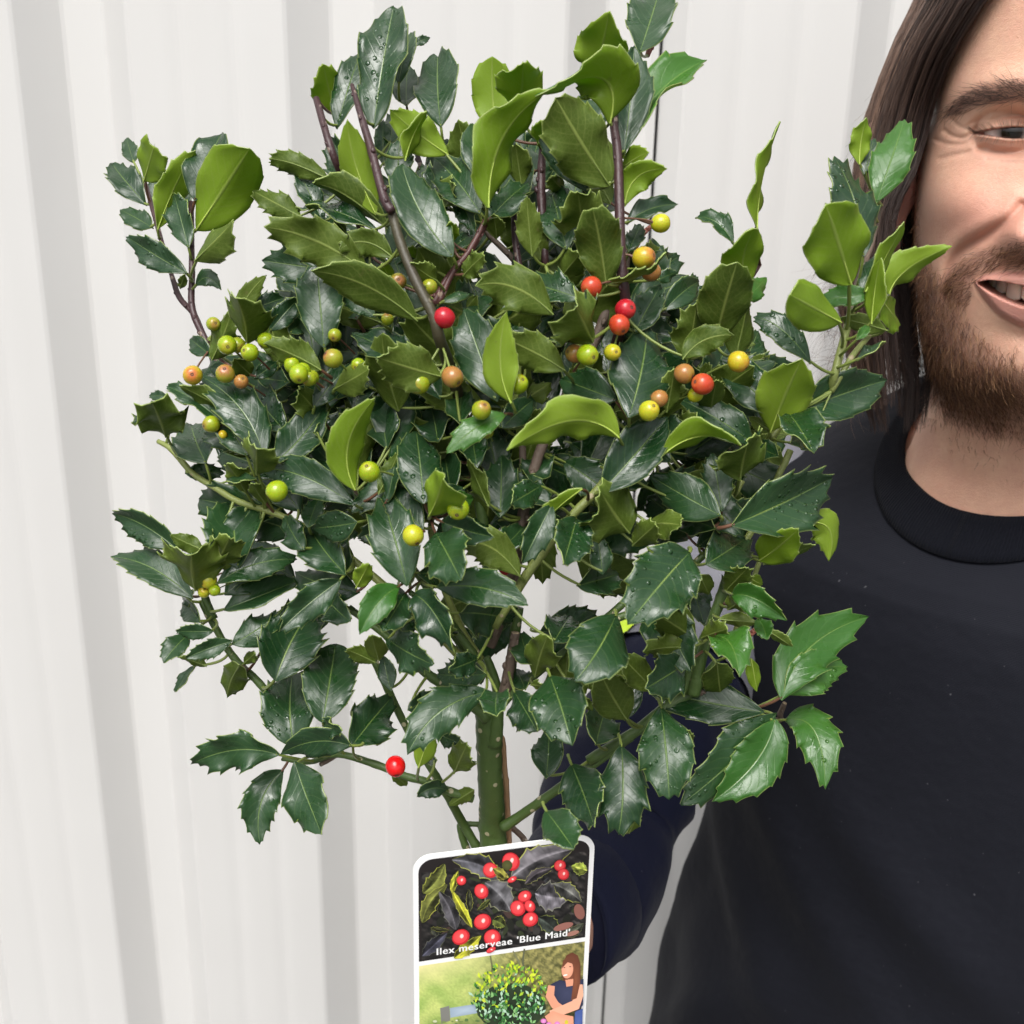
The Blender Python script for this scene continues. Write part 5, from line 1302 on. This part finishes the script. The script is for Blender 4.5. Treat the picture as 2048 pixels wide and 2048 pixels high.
def make_berry(ctr, r, colr, seed):
    rg = random.Random(seed); mb = MB()
    near, dist, sr = nearest_stem(ctr)
    if dist > 0.024: near = ctr + ((P(985, 1000, 0.47) - ctr).normalized() + VIEW * 0.5 + RTV * rg.uniform(-.5, .5)).normalized() * 0.014
    sdir = (near - ctr).normalized()
    ax = (-sdir * 0.7 + (-VIEW) * rg.uniform(-0.5, 0.75) + RTV * rg.uniform(-1.1, 1.1) + UPV * rg.uniform(-1.1, .6)).normalized()   # end with the old flower scar
    a = ax.orthogonal().normalized(); b = ax.cross(a); nl, nt = 14, 20
    rows = []
    for i in range(1, nl):
        ph = math.pi * i / nl
        z = math.cos(ph); rr = math.sin(ph)
        if z > 0.9: z -= (z - 0.9) * 0.9
        k = 1 + 0.015 * math.sin(3 * ph + seed)
        rows.append([ctr + (ax * z * 1.04 + (a * math.cos(6.2832 * j / nt) + b * math.sin(6.2832 * j / nt)) * rr * 0.985) * r * k for j in range(nt)])
    ids = mb.grid(rows, 0, close=True)
    tp = mb.vert(ctr + ax * r * 0.93); bt = mb.vert(ctr - ax * r * 1.03)
    for j in range(nt):
        mb.face((tp, ids[0][(j + 1) % nt], ids[0][j]), 0); mb.face((bt, ids[-1][j], ids[-1][(j + 1) % nt]), 0)
    # flower scar
    c0 = ctr + ax * r * 0.925
    rim = [[c0 + (a * math.cos(6.2832 * j / 10) + b * math.sin(6.2832 * j / 10)) * r * q * (1 + 0.15 * math.sin(j * 2.5)) + ax * r * h for j in range(10)] for q, h in ((0.19, 0.0), (0.14, 0.05), (0.05, 0.0))]
    ids = mb.grid(rim, 1, close=True); mb.face(ids[-1][::-1], 1)
    m1 = ctr + sdir * r * 1.4 + UPV * r * 0.3
    pts = [bez(ctr + sdir * r * 0.93, m1, near, k / 6) for k in range(7)]
    mb.tube(pts, [r * 0.2, r * 0.13, r * 0.11, r * 0.11, r * 0.11, r * 0.12, r * 0.15], 6, 2, cap=False)
    return mb.build('berry', [BM[colr], M_CALYX, M_PET if rg.random() < .6 else M_PETR], holly)


nb = 0
for crop, body in BERRIES.items():
    for ent in body.split(' / '):
        x, y, r, colr, lay = ent.split(); px, py = cp(crop, float(x), float(y))
        d = crown(px, py, float(lay)) - 0.008
        make_berry(P(px, py, d), float(r) * CROPS[crop][2] / F_PX * d, colr, nb); nb += 1

# ------------------------------------------------------------------ plant label
LB_YL, LB_YR = 0.3190, 0.3345
L_TL = PY(826, 1722, LB_YL); L_TR = PY(1191, 1660, LB_YR)
L_U = (L_TR - L_TL); L_U.z = 0.0; L_W = L_U.length; L_U.normalize(); L_V = Vector((0, 0, -1)); L_N = L_U.cross(Vector((0, 0, 1))).normalized()
if L_N.dot(CAM_LOC - L_TL) < 0: L_N = -L_N
zt0 = (L_TL.z + L_TR.z) / 2; L_O = Vector((L_TL.x, L_TL.y, zt0))


def lab(px, py):
    """photo pixel -> metres across and down the label"""
    d = cam_rot @ Vector(((px - 1024.0) / F_PX, (1024.0 - py) / F_PX, -1.0)); k = (L_O - CAM_LOC).dot(L_N) / d.dot(L_N)
    q = CAM_LOC + d * k - L_O; return q.dot(L_U), q.dot(L_V)


def lw(a, b, h=0.0): return L_O + L_U * a + L_V * b + L_N * h


def zl(x, y): return lab(780 + x * 440 / 1932.0, 1640 + y * 440 / 1932.0)


t = NT('label_ink'); at = t.new('ShaderNodeVertexColor', layer_name='ink'); t.p(Base_Color=at.outputs['Color'], Roughness=0.38); t.b.inputs['Specular IOR Level'].default_value = 0.3
M_INK = t.mat
M_CARD = simple('label_plastic_white', (0.82, 0.82, 0.81), 0.35)


def srgb(c): return tuple(((v / 255.0) / 12.92 if v / 255.0 <= 0.04045 else ((v / 255.0 + 0.055) / 1.055) ** 2.4) for v in c)


class Art:
    def __init__(s): s.mb = MB(); s.c = []; s.h = 0.00006

    def up(s): s.h += 0.0000028

    def poly(s, pts, c, c2=None):
        """pts in label metres; filled as a fan from the centre"""
        s.up(); n = len(pts); cx = sum(p[0] for p in pts) / n; cy = sum(p[1] for p in pts) / n
        k = s.mb.vert(lw(cx, cy, s.h)); s.c.append(srgb(c2 or c)); ids = []
        for p in pts: ids.append(s.mb.vert(lw(p[0], p[1], s.h))); s.c.append(srgb(c))
        for i in range(n): s.mb.face((k, ids[i], ids[(i + 1) % n]))

    def ell(s, x, y, rx, ry, c, c2=None, rot=0.0, n=18):
        pts = []
        for i in range(n):
            a = 2 * math.pi * i / n; ex, ey = rx * math.cos(a), ry * math.sin(a); pts.append(zl(x + ex * math.cos(rot) - ey * math.sin(rot), y + ex * math.sin(rot) + ey * math.cos(rot)))
        s.poly(pts, c, c2)

    def strip(s, line, w, c):
        s.up(); L, Rr = [], []
        for i, p in enumerate(line):
            a = line[max(0, i - 1)]; b = line[min(len(line) - 1, i + 1)]; dx, dy = b[0] - a[0], b[1] - a[1]; m = math.hypot(dx, dy) + 1e-9; ww = w * (1 - 0.6 * abs(i / (len(line) - 1) - 0.5))
            L.append(zl(p[0] - dy / m * ww, p[1] + dx / m * ww)); Rr.append(zl(p[0] + dy / m * ww, p[1] - dx / m * ww))
        a = [s.mb.vert(lw(*p, s.h)) for p in L]; b = [s.mb.vert(lw(*p, s.h)) for p in Rr]; s.c += [srgb(c)] * (2 * len(line))
        for i in range(len(line) - 1): s.mb.face((a[i], a[i + 1], b[i + 1], b[i]))

    def leaf(s, x0, y0, x1, y1, w, c, edge, teeth=5, seed=0):
        rg = random.Random(seed); dx, dy = x1 - x0, y1 - y0; L = math.hypot(dx, dy); ux, uy = dx / L, dy / L; bow = rg.uniform(-0.12, 0.12); s.up()
        lit = rg.choice((-1, 1)); kx, ky, ph_ = rg.uniform(2, 6), rg.uniform(2, 6), rg.uniform(0, 6); ids = []
        for i in range(29):
            t_ = i / 28; ww = math.sin(math.pi * t_ ** 0.85) ** 0.8 * w * 0.5; fr = (t_ * teeth) % 1.0; ww *= 1 + 0.30 * (fr ** 3 - 0.25); b = bow * L * math.sin(math.pi * t_); r = []
            for u in (-1, -0.88, -0.6, -0.3, -0.05, 0.05, 0.3, 0.6, 0.88, 1):
                q = 0.62 + 0.30 * (1 if u * lit > 0 else -0.35) + 0.28 * math.sin(kx * t_ * 3 + ph_) * math.sin(ky * u + ph_) + rg.uniform(-0.10, 0.10)
                cc = edge if abs(u) > 0.9 else tuple(max(0, min(255, v * q * (1.35 if abs(u) < 0.1 else 1.0))) for v in c)
                r.append(s.mb.vert(lw(*zl(x0 + ux * L * t_ - uy * (ww * u + b), y0 + uy * L * t_ + ux * (ww * u + b)), s.h))); s.c.append(srgb(cc))
            ids.append(r)
        for i in range(28):
            for k in range(9): s.mb.face((ids[i][k], ids[i][k + 1], ids[i + 1][k + 1], ids[i + 1][k]))

    def field(s, quad, nu, nv, fn):
        """grid of colours in a quad of label points"""
        s.up(); ids = []
        for j in range(nv + 1):
            r = []
            for i in range(nu + 1):
                u, v = i / nu, j / nv
                p = [quad[0][k] * (1 - u) * (1 - v) + quad[1][k] * u * (1 - v) + quad[2][k] * u * v + quad[3][k] * (1 - u) * v for k in (0, 1)]
                r.append(s.mb.vert(lw(p[0], p[1], s.h))); s.c.append(srgb(fn(u, v)))
            ids.append(r)
        for j in range(nv):
            for i in range(nu): s.mb.face((ids[j][i], ids[j][i + 1], ids[j + 1][i + 1], ids[j + 1][i]))

    def build(s, name, parent):
        o = s.mb.build(name, M_INK, parent, smooth=False); a = o.data.color_attributes.new('ink', 'FLOAT_COLOR', 'POINT')
        a.data.foreach_set('color', np.concatenate([np.array(s.c, np.float32), np.ones((len(s.c), 1), np.float32)], 1).ravel()); return o


label = empty('plant_label'); tag(label, 'white bordered plastic plant label printed with red berries and a seated woman', 'label')
# card with rounded top corners, tapering to a stake that goes into the pot
CW = L_W; LH = 0.128; rad_c = 0.0062
out = [(0.0, LH)] + [(rad_c - rad_c * math.cos(a), rad_c - rad_c * math.sin(a)) for a in [math.pi / 2 * k / 8 for k in range(9)]] \
    + [(CW - rad_c + rad_c * math.sin(a), rad_c - rad_c * math.cos(a)) for a in [math.pi / 2 * k / 8 for k in range(9)]] + [(CW, LH), (CW * 0.62, LH + 0.02), (CW * 0.56, LH + 0.165), (CW * 0.5, LH + 0.18), (CW * 0.44, LH + 0.165), (CW * 0.38, LH + 0.02)]
mb = MB(); fr = [mb.vert(lw(a, b, 0.0)) for a, b in out]; bk = [mb.vert(lw(a, b, -0.0006)) for a, b in out]; n = len(out)
mb.face(fr); mb.face(bk[::-1])
for i in range(n): mb.face((fr[i], bk[i], bk[(i + 1) % n], fr[(i + 1) % n]))
mb.build('card', M_CARD, label, smooth=False)

inset = 0.0018; a_l, a_r = inset, CW - inset
v_div0 = (lab(1002, 1899)[1]); v_div1 = v_div0 + 0.0019; ur = 0.0050


def noise2(u, v, k, seed=0):
    return 0.5 + 0.25 * math.sin(u * 13.1 * k + seed * 1.7 + 3 * math.sin(v * 7.3 * k + seed)) + 0.25 * math.sin(v * 17.7 * k + seed * 2.3 + 2.5 * math.sin(u * 9.1 * k))


art = Art()
# dark ground of the upper picture with rounded upper corners
pts = [(a_l, v_div0)] + [(a_l + ur - ur * math.cos(a), inset + ur - ur * math.sin(a)) for a in [math.pi / 2 * k / 6 for k in range(7)]] + [(a_r - ur + ur * math.sin(a), inset + ur - ur * math.cos(a)) for a in [math.pi / 2 * k / 6 for k in range(7)]] + [(a_r, v_div0)]
art.poly(pts, (38, 34, 34), (28, 24, 24))
art.field([(a_l + 0.001, inset + ur), (a_r - 0.001, inset + ur), (a_r - 0.001, v_div0 - 0.0003), (a_l + 0.001, v_div0 - 0.0003)], 70, 40, lambda u, v: tuple(22 + q * (46 + 26 * u) * noise2(u, v, 3.1, 2) * noise2(u, v, 7.7, 5) for q in (1.15, 1.05, 1.0)))
for i in range(26):
    rg = random.Random(900 + i); x = rg.uniform(330, 1640); y = rg.uniform(470, 1040) - (x - 1000) * 0.15; a = rg.uniform(0, 6.28); L = rg.uniform(120, 230)
    art.leaf(x, y, x + math.cos(a) * L * 0.5, y + math.sin(a) * L * 0.4, L * 0.35, rg.choice([(54, 54, 56), (66, 68, 60), (46, 50, 40), (78, 74, 78)]), rg.choice([(90, 96, 60), (110, 112, 70), (70, 72, 60)]), 5, i + 300)
for i in range(60):                                              # blurred depths
    rg = random.Random(i); x, y = rg.uniform(300, 1680), rg.uniform(420, 1080)
    y = max(y, 430 - (x - 300) * 0.17); y = min(y, 1170 - (x - 300) * 0.16)
    art.ell(x, y, rg.uniform(25, 70), rg.uniform(12, 35), rg.choice([(48, 42, 42), (60, 58, 56), (34, 36, 30), (70, 55, 50), (52, 58, 40)]), None, rg.uniform(0, 3), 9)
LIME, OLV, GRY = (196, 200, 88), (118, 124, 62), (108, 107, 110)
for k, (x0, y0, x1, y1, w, c, e) in enumerate([(290, 640, 480, 380, 150, OLV, LIME), (280, 900, 500, 560, 130, (112, 116, 58), LIME), (980, 520, 540, 345, 190, (98, 98, 104), LIME), (1060, 500, 1600, 255, 250, (126, 122, 126), LIME),
        (830, 545, 1060, 800, 250, GRY, (150, 152, 120)), (1270, 640, 1570, 680, 250, (120, 116, 122), (150, 150, 130)), (580, 960, 430, 620, 140, (88, 86, 90), (120, 120, 110)), (1440, 560, 1680, 715, 150, (104, 104, 100), LIME),
        (1300, 850, 1490, 1010, 150, (62, 68, 62), (150, 160, 80)), (280, 1190, 500, 985, 110, (70, 70, 82), (110, 112, 100)), (560, 1210, 800, 1010, 110, (188, 186, 60), (206, 206, 90)), (1730, 440, 1590, 400, 110, (180, 196, 84), (200, 210, 110)),
        (720, 940, 535, 600, 75, (196, 196, 62), (220, 222, 110)), (545, 640, 600, 440, 60, (176, 178, 62), (212, 214, 96)), (1180, 560, 1430, 420, 90, (84, 78, 82), (170, 170, 100)), (930, 440, 1040, 500, 90, (150, 140, 70), (200, 190, 90)),
        (880, 690, 760, 790, 45, (70, 78, 40), LIME), (700, 800, 690, 600, 60, (60, 62, 46), LIME), (900, 870, 1010, 930, 110, (90, 100, 50), LIME), (350, 940, 520, 960, 40, (60, 60, 40), LIME), (1500, 1010, 1700, 900, 90, (80, 84, 70), (130, 130, 90))]):
    art.leaf(x0, y0, x1, y1, w, c, e, 5, k)
for x, y, rx, ry, c in ((1520, 930, 90, 30, (150, 102, 92)), (1660, 800, 45, 70, (138, 92, 82)), (1600, 990, 60, 20, (164, 118, 104))): art.ell(x, y, rx, ry, c, None, -0.3)
RED = (222, 60, 66)
for k, (x, y, rx, ry) in enumerate([(1060, 360, 76, 82), (880, 435, 66, 68), (625, 525, 42, 42), (800, 620, 60, 68), (1490, 395, 52, 50), (1520, 470, 50, 50), (1180, 665, 62, 50), (1225, 750, 46, 56), (1120, 768, 66, 70), (1230, 865, 70, 62), (810, 885, 78, 68), (895, 1025, 74, 72), (620, 1020, 80, 66), (1070, 515, 44, 24), (885, 1132, 46, 22)]):
    art.ell(x, y, rx, ry, (188, 38, 46), RED, -0.5); art.ell(x - rx * 0.06, y - ry * 0.06, rx * 0.84, ry * 0.84, (226, 64, 70), (236, 92, 92), -0.5); art.ell(x + rx * 0.10, y - ry * 0.12, rx * 0.20, ry * 0.30, (250, 196, 190), (255, 226, 220), 0.3)
art.ell(1026, 390, 46, 46, (72, 72, 40), (90, 92, 52)); art.leaf(1010, 500, 900, 420, 80, (150, 146, 66), (206, 200, 90), 4, 77)
art.build('upper_picture', label)

rlab = random.Random(4); art2 = Art(); q0 = [(a_l, v_div1), (a_r, v_div1), (a_r, LH - inset), (a_l, LH - inset)]


def scene_col(u, v):
    n = noise2(u, v, 2.2, 1); n2 = noise2(u, v, 6.0, 4); sky = max(0.0, 1 - v / 0.14) * max(0.0, 1 - u / 0.62)
    n3 = rlab.random(); g = (138 + 45 * n + 24 * n3, 166 + 30 * n + 22 * n3, 84 + 30 * n + 16 * n3); olive = (70 + 70 * n2 + 50 * n3, 72 + 62 * n2 + 46 * n3, 44 + 40 * n2 + 26 * n3); low = (58 + 30 * n2, 62 + 28 * n2, 44 + 20 * n2)
    k = 1 / (1 + math.exp(-(u - 0.42 - 0.1 * v) * 16)); c = [g[i] * (1 - k) + olive[i] * k for i in range(3)]
    c = [c[i] * (1 - sky) + (232, 222, 160)[i] * sky for i in range(3)]; m = 1 / (1 + math.exp(-(v - 0.40) * 26)); return tuple(c[i] * (1 - m) + low[i] * m for i in range(3))


art2.field(q0, 110, 130, scene_col)
art2.strip([(1180, 1130), (1165, 1250), (1190, 1350)], 10, (96, 98, 74)); art2.strip([(880, 1190), (900, 1300), (870, 1420)], 9, (110, 112, 78)); art2.strip([(1080, 1150), (1130, 1240), (1150, 1330)], 8, (120, 122, 90))
art2.poly([zl(440, 1650), zl(520, 1630), zl(530, 1760), zl(450, 1790)], (126, 126, 120)); art2.poly([zl(525, 1650), zl(780, 1610), zl(790, 1690), zl(530, 1735)], (150, 168, 186), (176, 192, 206))
art2.ell(1060, 1640, 310, 210, (52, 66, 46), (38, 50, 36)); art2.poly([zl(980, 1780), zl(1130, 1770), zl(1120, 1900), zl(990, 1910)], (44, 48, 40))
rb = random.Random(12)
for i in range(420):
    a = rb.uniform(0, 6.283); q = math.sqrt(rb.random()); x = 1050 + 330 * q * math.cos(a); y = 1545 + 285 * q * math.sin(a); an = rb.uniform(-2.6, -0.5); L = rb.uniform(26, 58); f = (y - 1280) / 480
    c = rb.choice([(196, 216, 44), (212, 226, 70), (168, 202, 60), (120, 176, 70)]) if rb.random() > f * 1.15 else rb.choice([(64, 120, 62), (92, 150, 88), (178, 212, 184), (48, 92, 50), (140, 190, 120)])
    p0 = (x, y); p1 = (x + math.cos(an) * L, y + math.sin(an) * L); w = L * 0.24; nx, ny = -math.sin(an) * w, math.cos(an) * w; m = ((p0[0] + p1[0]) / 2, (p0[1] + p1[1]) / 2)
    art2.poly([zl(*p0), zl(m[0] + nx, m[1] + ny), zl(*p1), zl(m[0] - nx, m[1] - ny)], c)
for i in range(60): art2.ell(rb.uniform(370, 880), rb.uniform(1730, 1960), rb.uniform(10, 26), rb.uniform(7, 15), rb.choice([(226, 226, 210), (200, 206, 170), (120, 140, 80), (90, 120, 70)]), None, 0, 8)
# the printed woman
SK, SK2 = (226, 158, 128), (238, 176, 146)
art2.poly([zl(*p) for p in ((1510, 1230), (1540, 1165), (1590, 1140), (1640, 1165), (1662, 1240), (1664, 1400), (1640, 1520), (1590, 1560), (1540, 1500), (1500, 1330))], (104, 62, 46), (128, 76, 56))
art2.poly([zl(*p) for p in ((1400, 1420), (1480, 1380), (1560, 1400), (1690, 1372), (1686, 1600), (1640, 1650), (1460, 1610), (1430, 1520))], (50, 54, 78), (66, 70, 96))
art2.poly([zl(*p) for p in ((1615, 1660), (1684, 1630), (1676, 1900), (1600, 1900))], (70, 90, 150), (84, 104, 164))
art2.strip([(1410, 1430), (1395, 1520), (1440, 1600), (1520, 1650)], 42, SK); art2.strip([(1650, 1420), (1650, 1510), (1620, 1600), (1470, 1660), (1400, 1680)], 46, SK2)
art2.poly([zl(*p) for p in ((1350, 1700), (1420, 1650), (1500, 1680), (1600, 1700), (1610, 1900), (1480, 1900), (1400, 1790))], SK, SK2)
art2.poly([zl(*p) for p in ((1530, 1380), (1600, 1370), (1600, 1430), (1540, 1440))], SK); art2.ell(1548, 1290, 52, 78, SK, SK2, 0.1)
art2.poly([zl(*p) for p in ((1500, 1280), (1510, 1210), (1560, 1170), (1610, 1190), (1600, 1240), (1550, 1225))], (112, 68, 50)); art2.poly([zl(*p) for p in ((1600, 1230), (1650, 1230), (1662, 1400), (1630, 1540), (1580, 1560), (1600, 1400))], (110, 66, 48), (140, 84, 60))
art2.ell(1530, 1338, 20, 7, (250, 236, 228), (255, 246, 240), -0.2, 10); art2.ell(1522, 1272, 9, 4, (70, 44, 38), None, 0, 8); art2.ell(1572, 1264, 9, 4, (70, 44, 38), None, 0, 8)
for x, y in ((1340, 1740), (1385, 1770), (1460, 1765), (1420, 1800), (1500, 1790), (1350, 1800)): art2.ell(x, y, 26, 22, (214, 110, 190), (236, 170, 214), 0, 10)
for x, y in ((1540, 1750), (1560, 1800), (1290, 1790)): art2.ell(x, y, 16, 20, (216, 200, 60), None, 0, 8)
art2.build('lower_picture', label)

# lettering
cu = bpy.data.curves.new('lettering', 'FONT'); cu.body = "Ilex meserveae 'Blue Maid'"; cu.size = 1.0; cu.space_character = 1.10
to = bpy.data.objects.new('tmp_text', cu); COL.objects.link(to); dg = bpy.context.evaluated_depsgraph_get(); dg.update(); me = to.evaluated_get(dg).to_mesh()
tv = np.array([tuple(v.co) for v in me.vertices]); tf = [tuple(p.vertices) for p in me.polygons]
bpy.data.objects.remove(to, do_unlink=True)
xa, va = zl(408, 1188); xb, vb = zl(1572, 984); x0_, x1_ = tv[:, 0].min(), tv[:, 0].max(); sc_ = (xb - xa) / (x1_ - x0_)
mb = MB()
for k, (ox, oy) in enumerate(((0, 0), (0.025, 0), (-0.025, 0), (0, 0.02))):      # heavier strokes
    b0 = len(mb.v)
    for p in tv: mb.vert(lw(xa + (p[0] + ox - x0_) * sc_, (va + vb) / 2 - (p[1] + oy) * sc_, 0.0009 + 0.000004 * k))
    for f in tf: mb.face(tuple(q + b0 for q in f))
mb.build('lettering', M_CARD, label, smooth=False)

# ------------------------------------------------------------------ bamboo cane beside the trunk
cane = MB(); cpts = [(953, 1030, 38), (958, 1045, 48), (966, 1100, 50), (974, 1250, 48), (980, 1340, 54), (984, 1360, 60), (986, 1385, 54), (994, 1550, 52), (1002, 1690, 52), (1012, 1900, 52), (1040, 2500, 52), (1075, 3200, 52), (1100, 3700, 52)]
P3, rd = [], []
for x, y, dia in cpts:
    px, py = cp('K', x, y); d = crown(px, min(py, 1640), 2.0) + 0.012 + max(0, py - 1640) * 0.00003; P3.append(P(px, py, d)); rd.append(dia * S512 / F_PX * d * 0.5)
cane.tube(P3, rd, 14)
t = NT('bamboo'); co = t.coord(); mp = t.new('ShaderNodeMapping', Scale=(600, 600, 30)); t.t.links.new(co, mp.inputs['Vector']); n1 = t.noise(1.0, 4, 0.6, mp.outputs['Vector'])
t.p(Base_Color=t.mix(n1, (0.30, 0.17, 0.085), (0.42, 0.27, 0.15)), Roughness=0.5, Normal=t.bump(n1, 0.2, 0.0006))
ob = cane.build('bamboo_cane', t.mat); tag(ob, 'short brown bamboo cane standing beside the green holly trunk', 'cane')

# ------------------------------------------------------------------ nursery pot below the picture
SOIL = P(995, 2330, 0.470) - Vector((0, 0, 0.085)); pot = empty('plant_pot'); tag(pot, 'black plastic nursery pot of soil under the holly', 'pot')
M_POT = simple('black_plastic', (0.012, 0.012, 0.013), 0.45); t = NT('soil'); n1 = t.noise(240.0, 5, 0.7, t.coord()); t.p(Base_Color=t.mix(n1, (0.02, 0.013, 0.009), (0.075, 0.05, 0.035)), Roughness=0.95, Normal=t.bump(n1, 1.0, 0.004)); M_SOIL = t.mat
mb = MB(); rows = []
for z, r in ((-0.17, 0.062), (0.006, 0.082), (0.006, 0.088), (0.022, 0.089), (0.022, 0.085), (0.0, 0.080), (-0.166, 0.060)): rows.append([SOIL + Vector((r * math.cos(a), r * math.sin(a), z)) for a in [2 * math.pi * k / 48 for k in range(48)]])
ids = mb.grid(rows, close=True); mb.face(ids[0][::-1]); mb.face(ids[-1]); mb.build('pot_wall', M_POT, pot)
mb = MB(); rows = []
for r in (0.0805, 0.06, 0.04, 0.02, 0.006): rows.append([SOIL + Vector((r * math.cos(a), r * math.sin(a), rng.uniform(-0.003, 0.003) - 0.004)) for a in [2 * math.pi * k / 36 for k in range(36)]])
ids = mb.grid(rows, close=True); mb.face(ids[-1]); mb.build('soil', M_SOIL, pot)
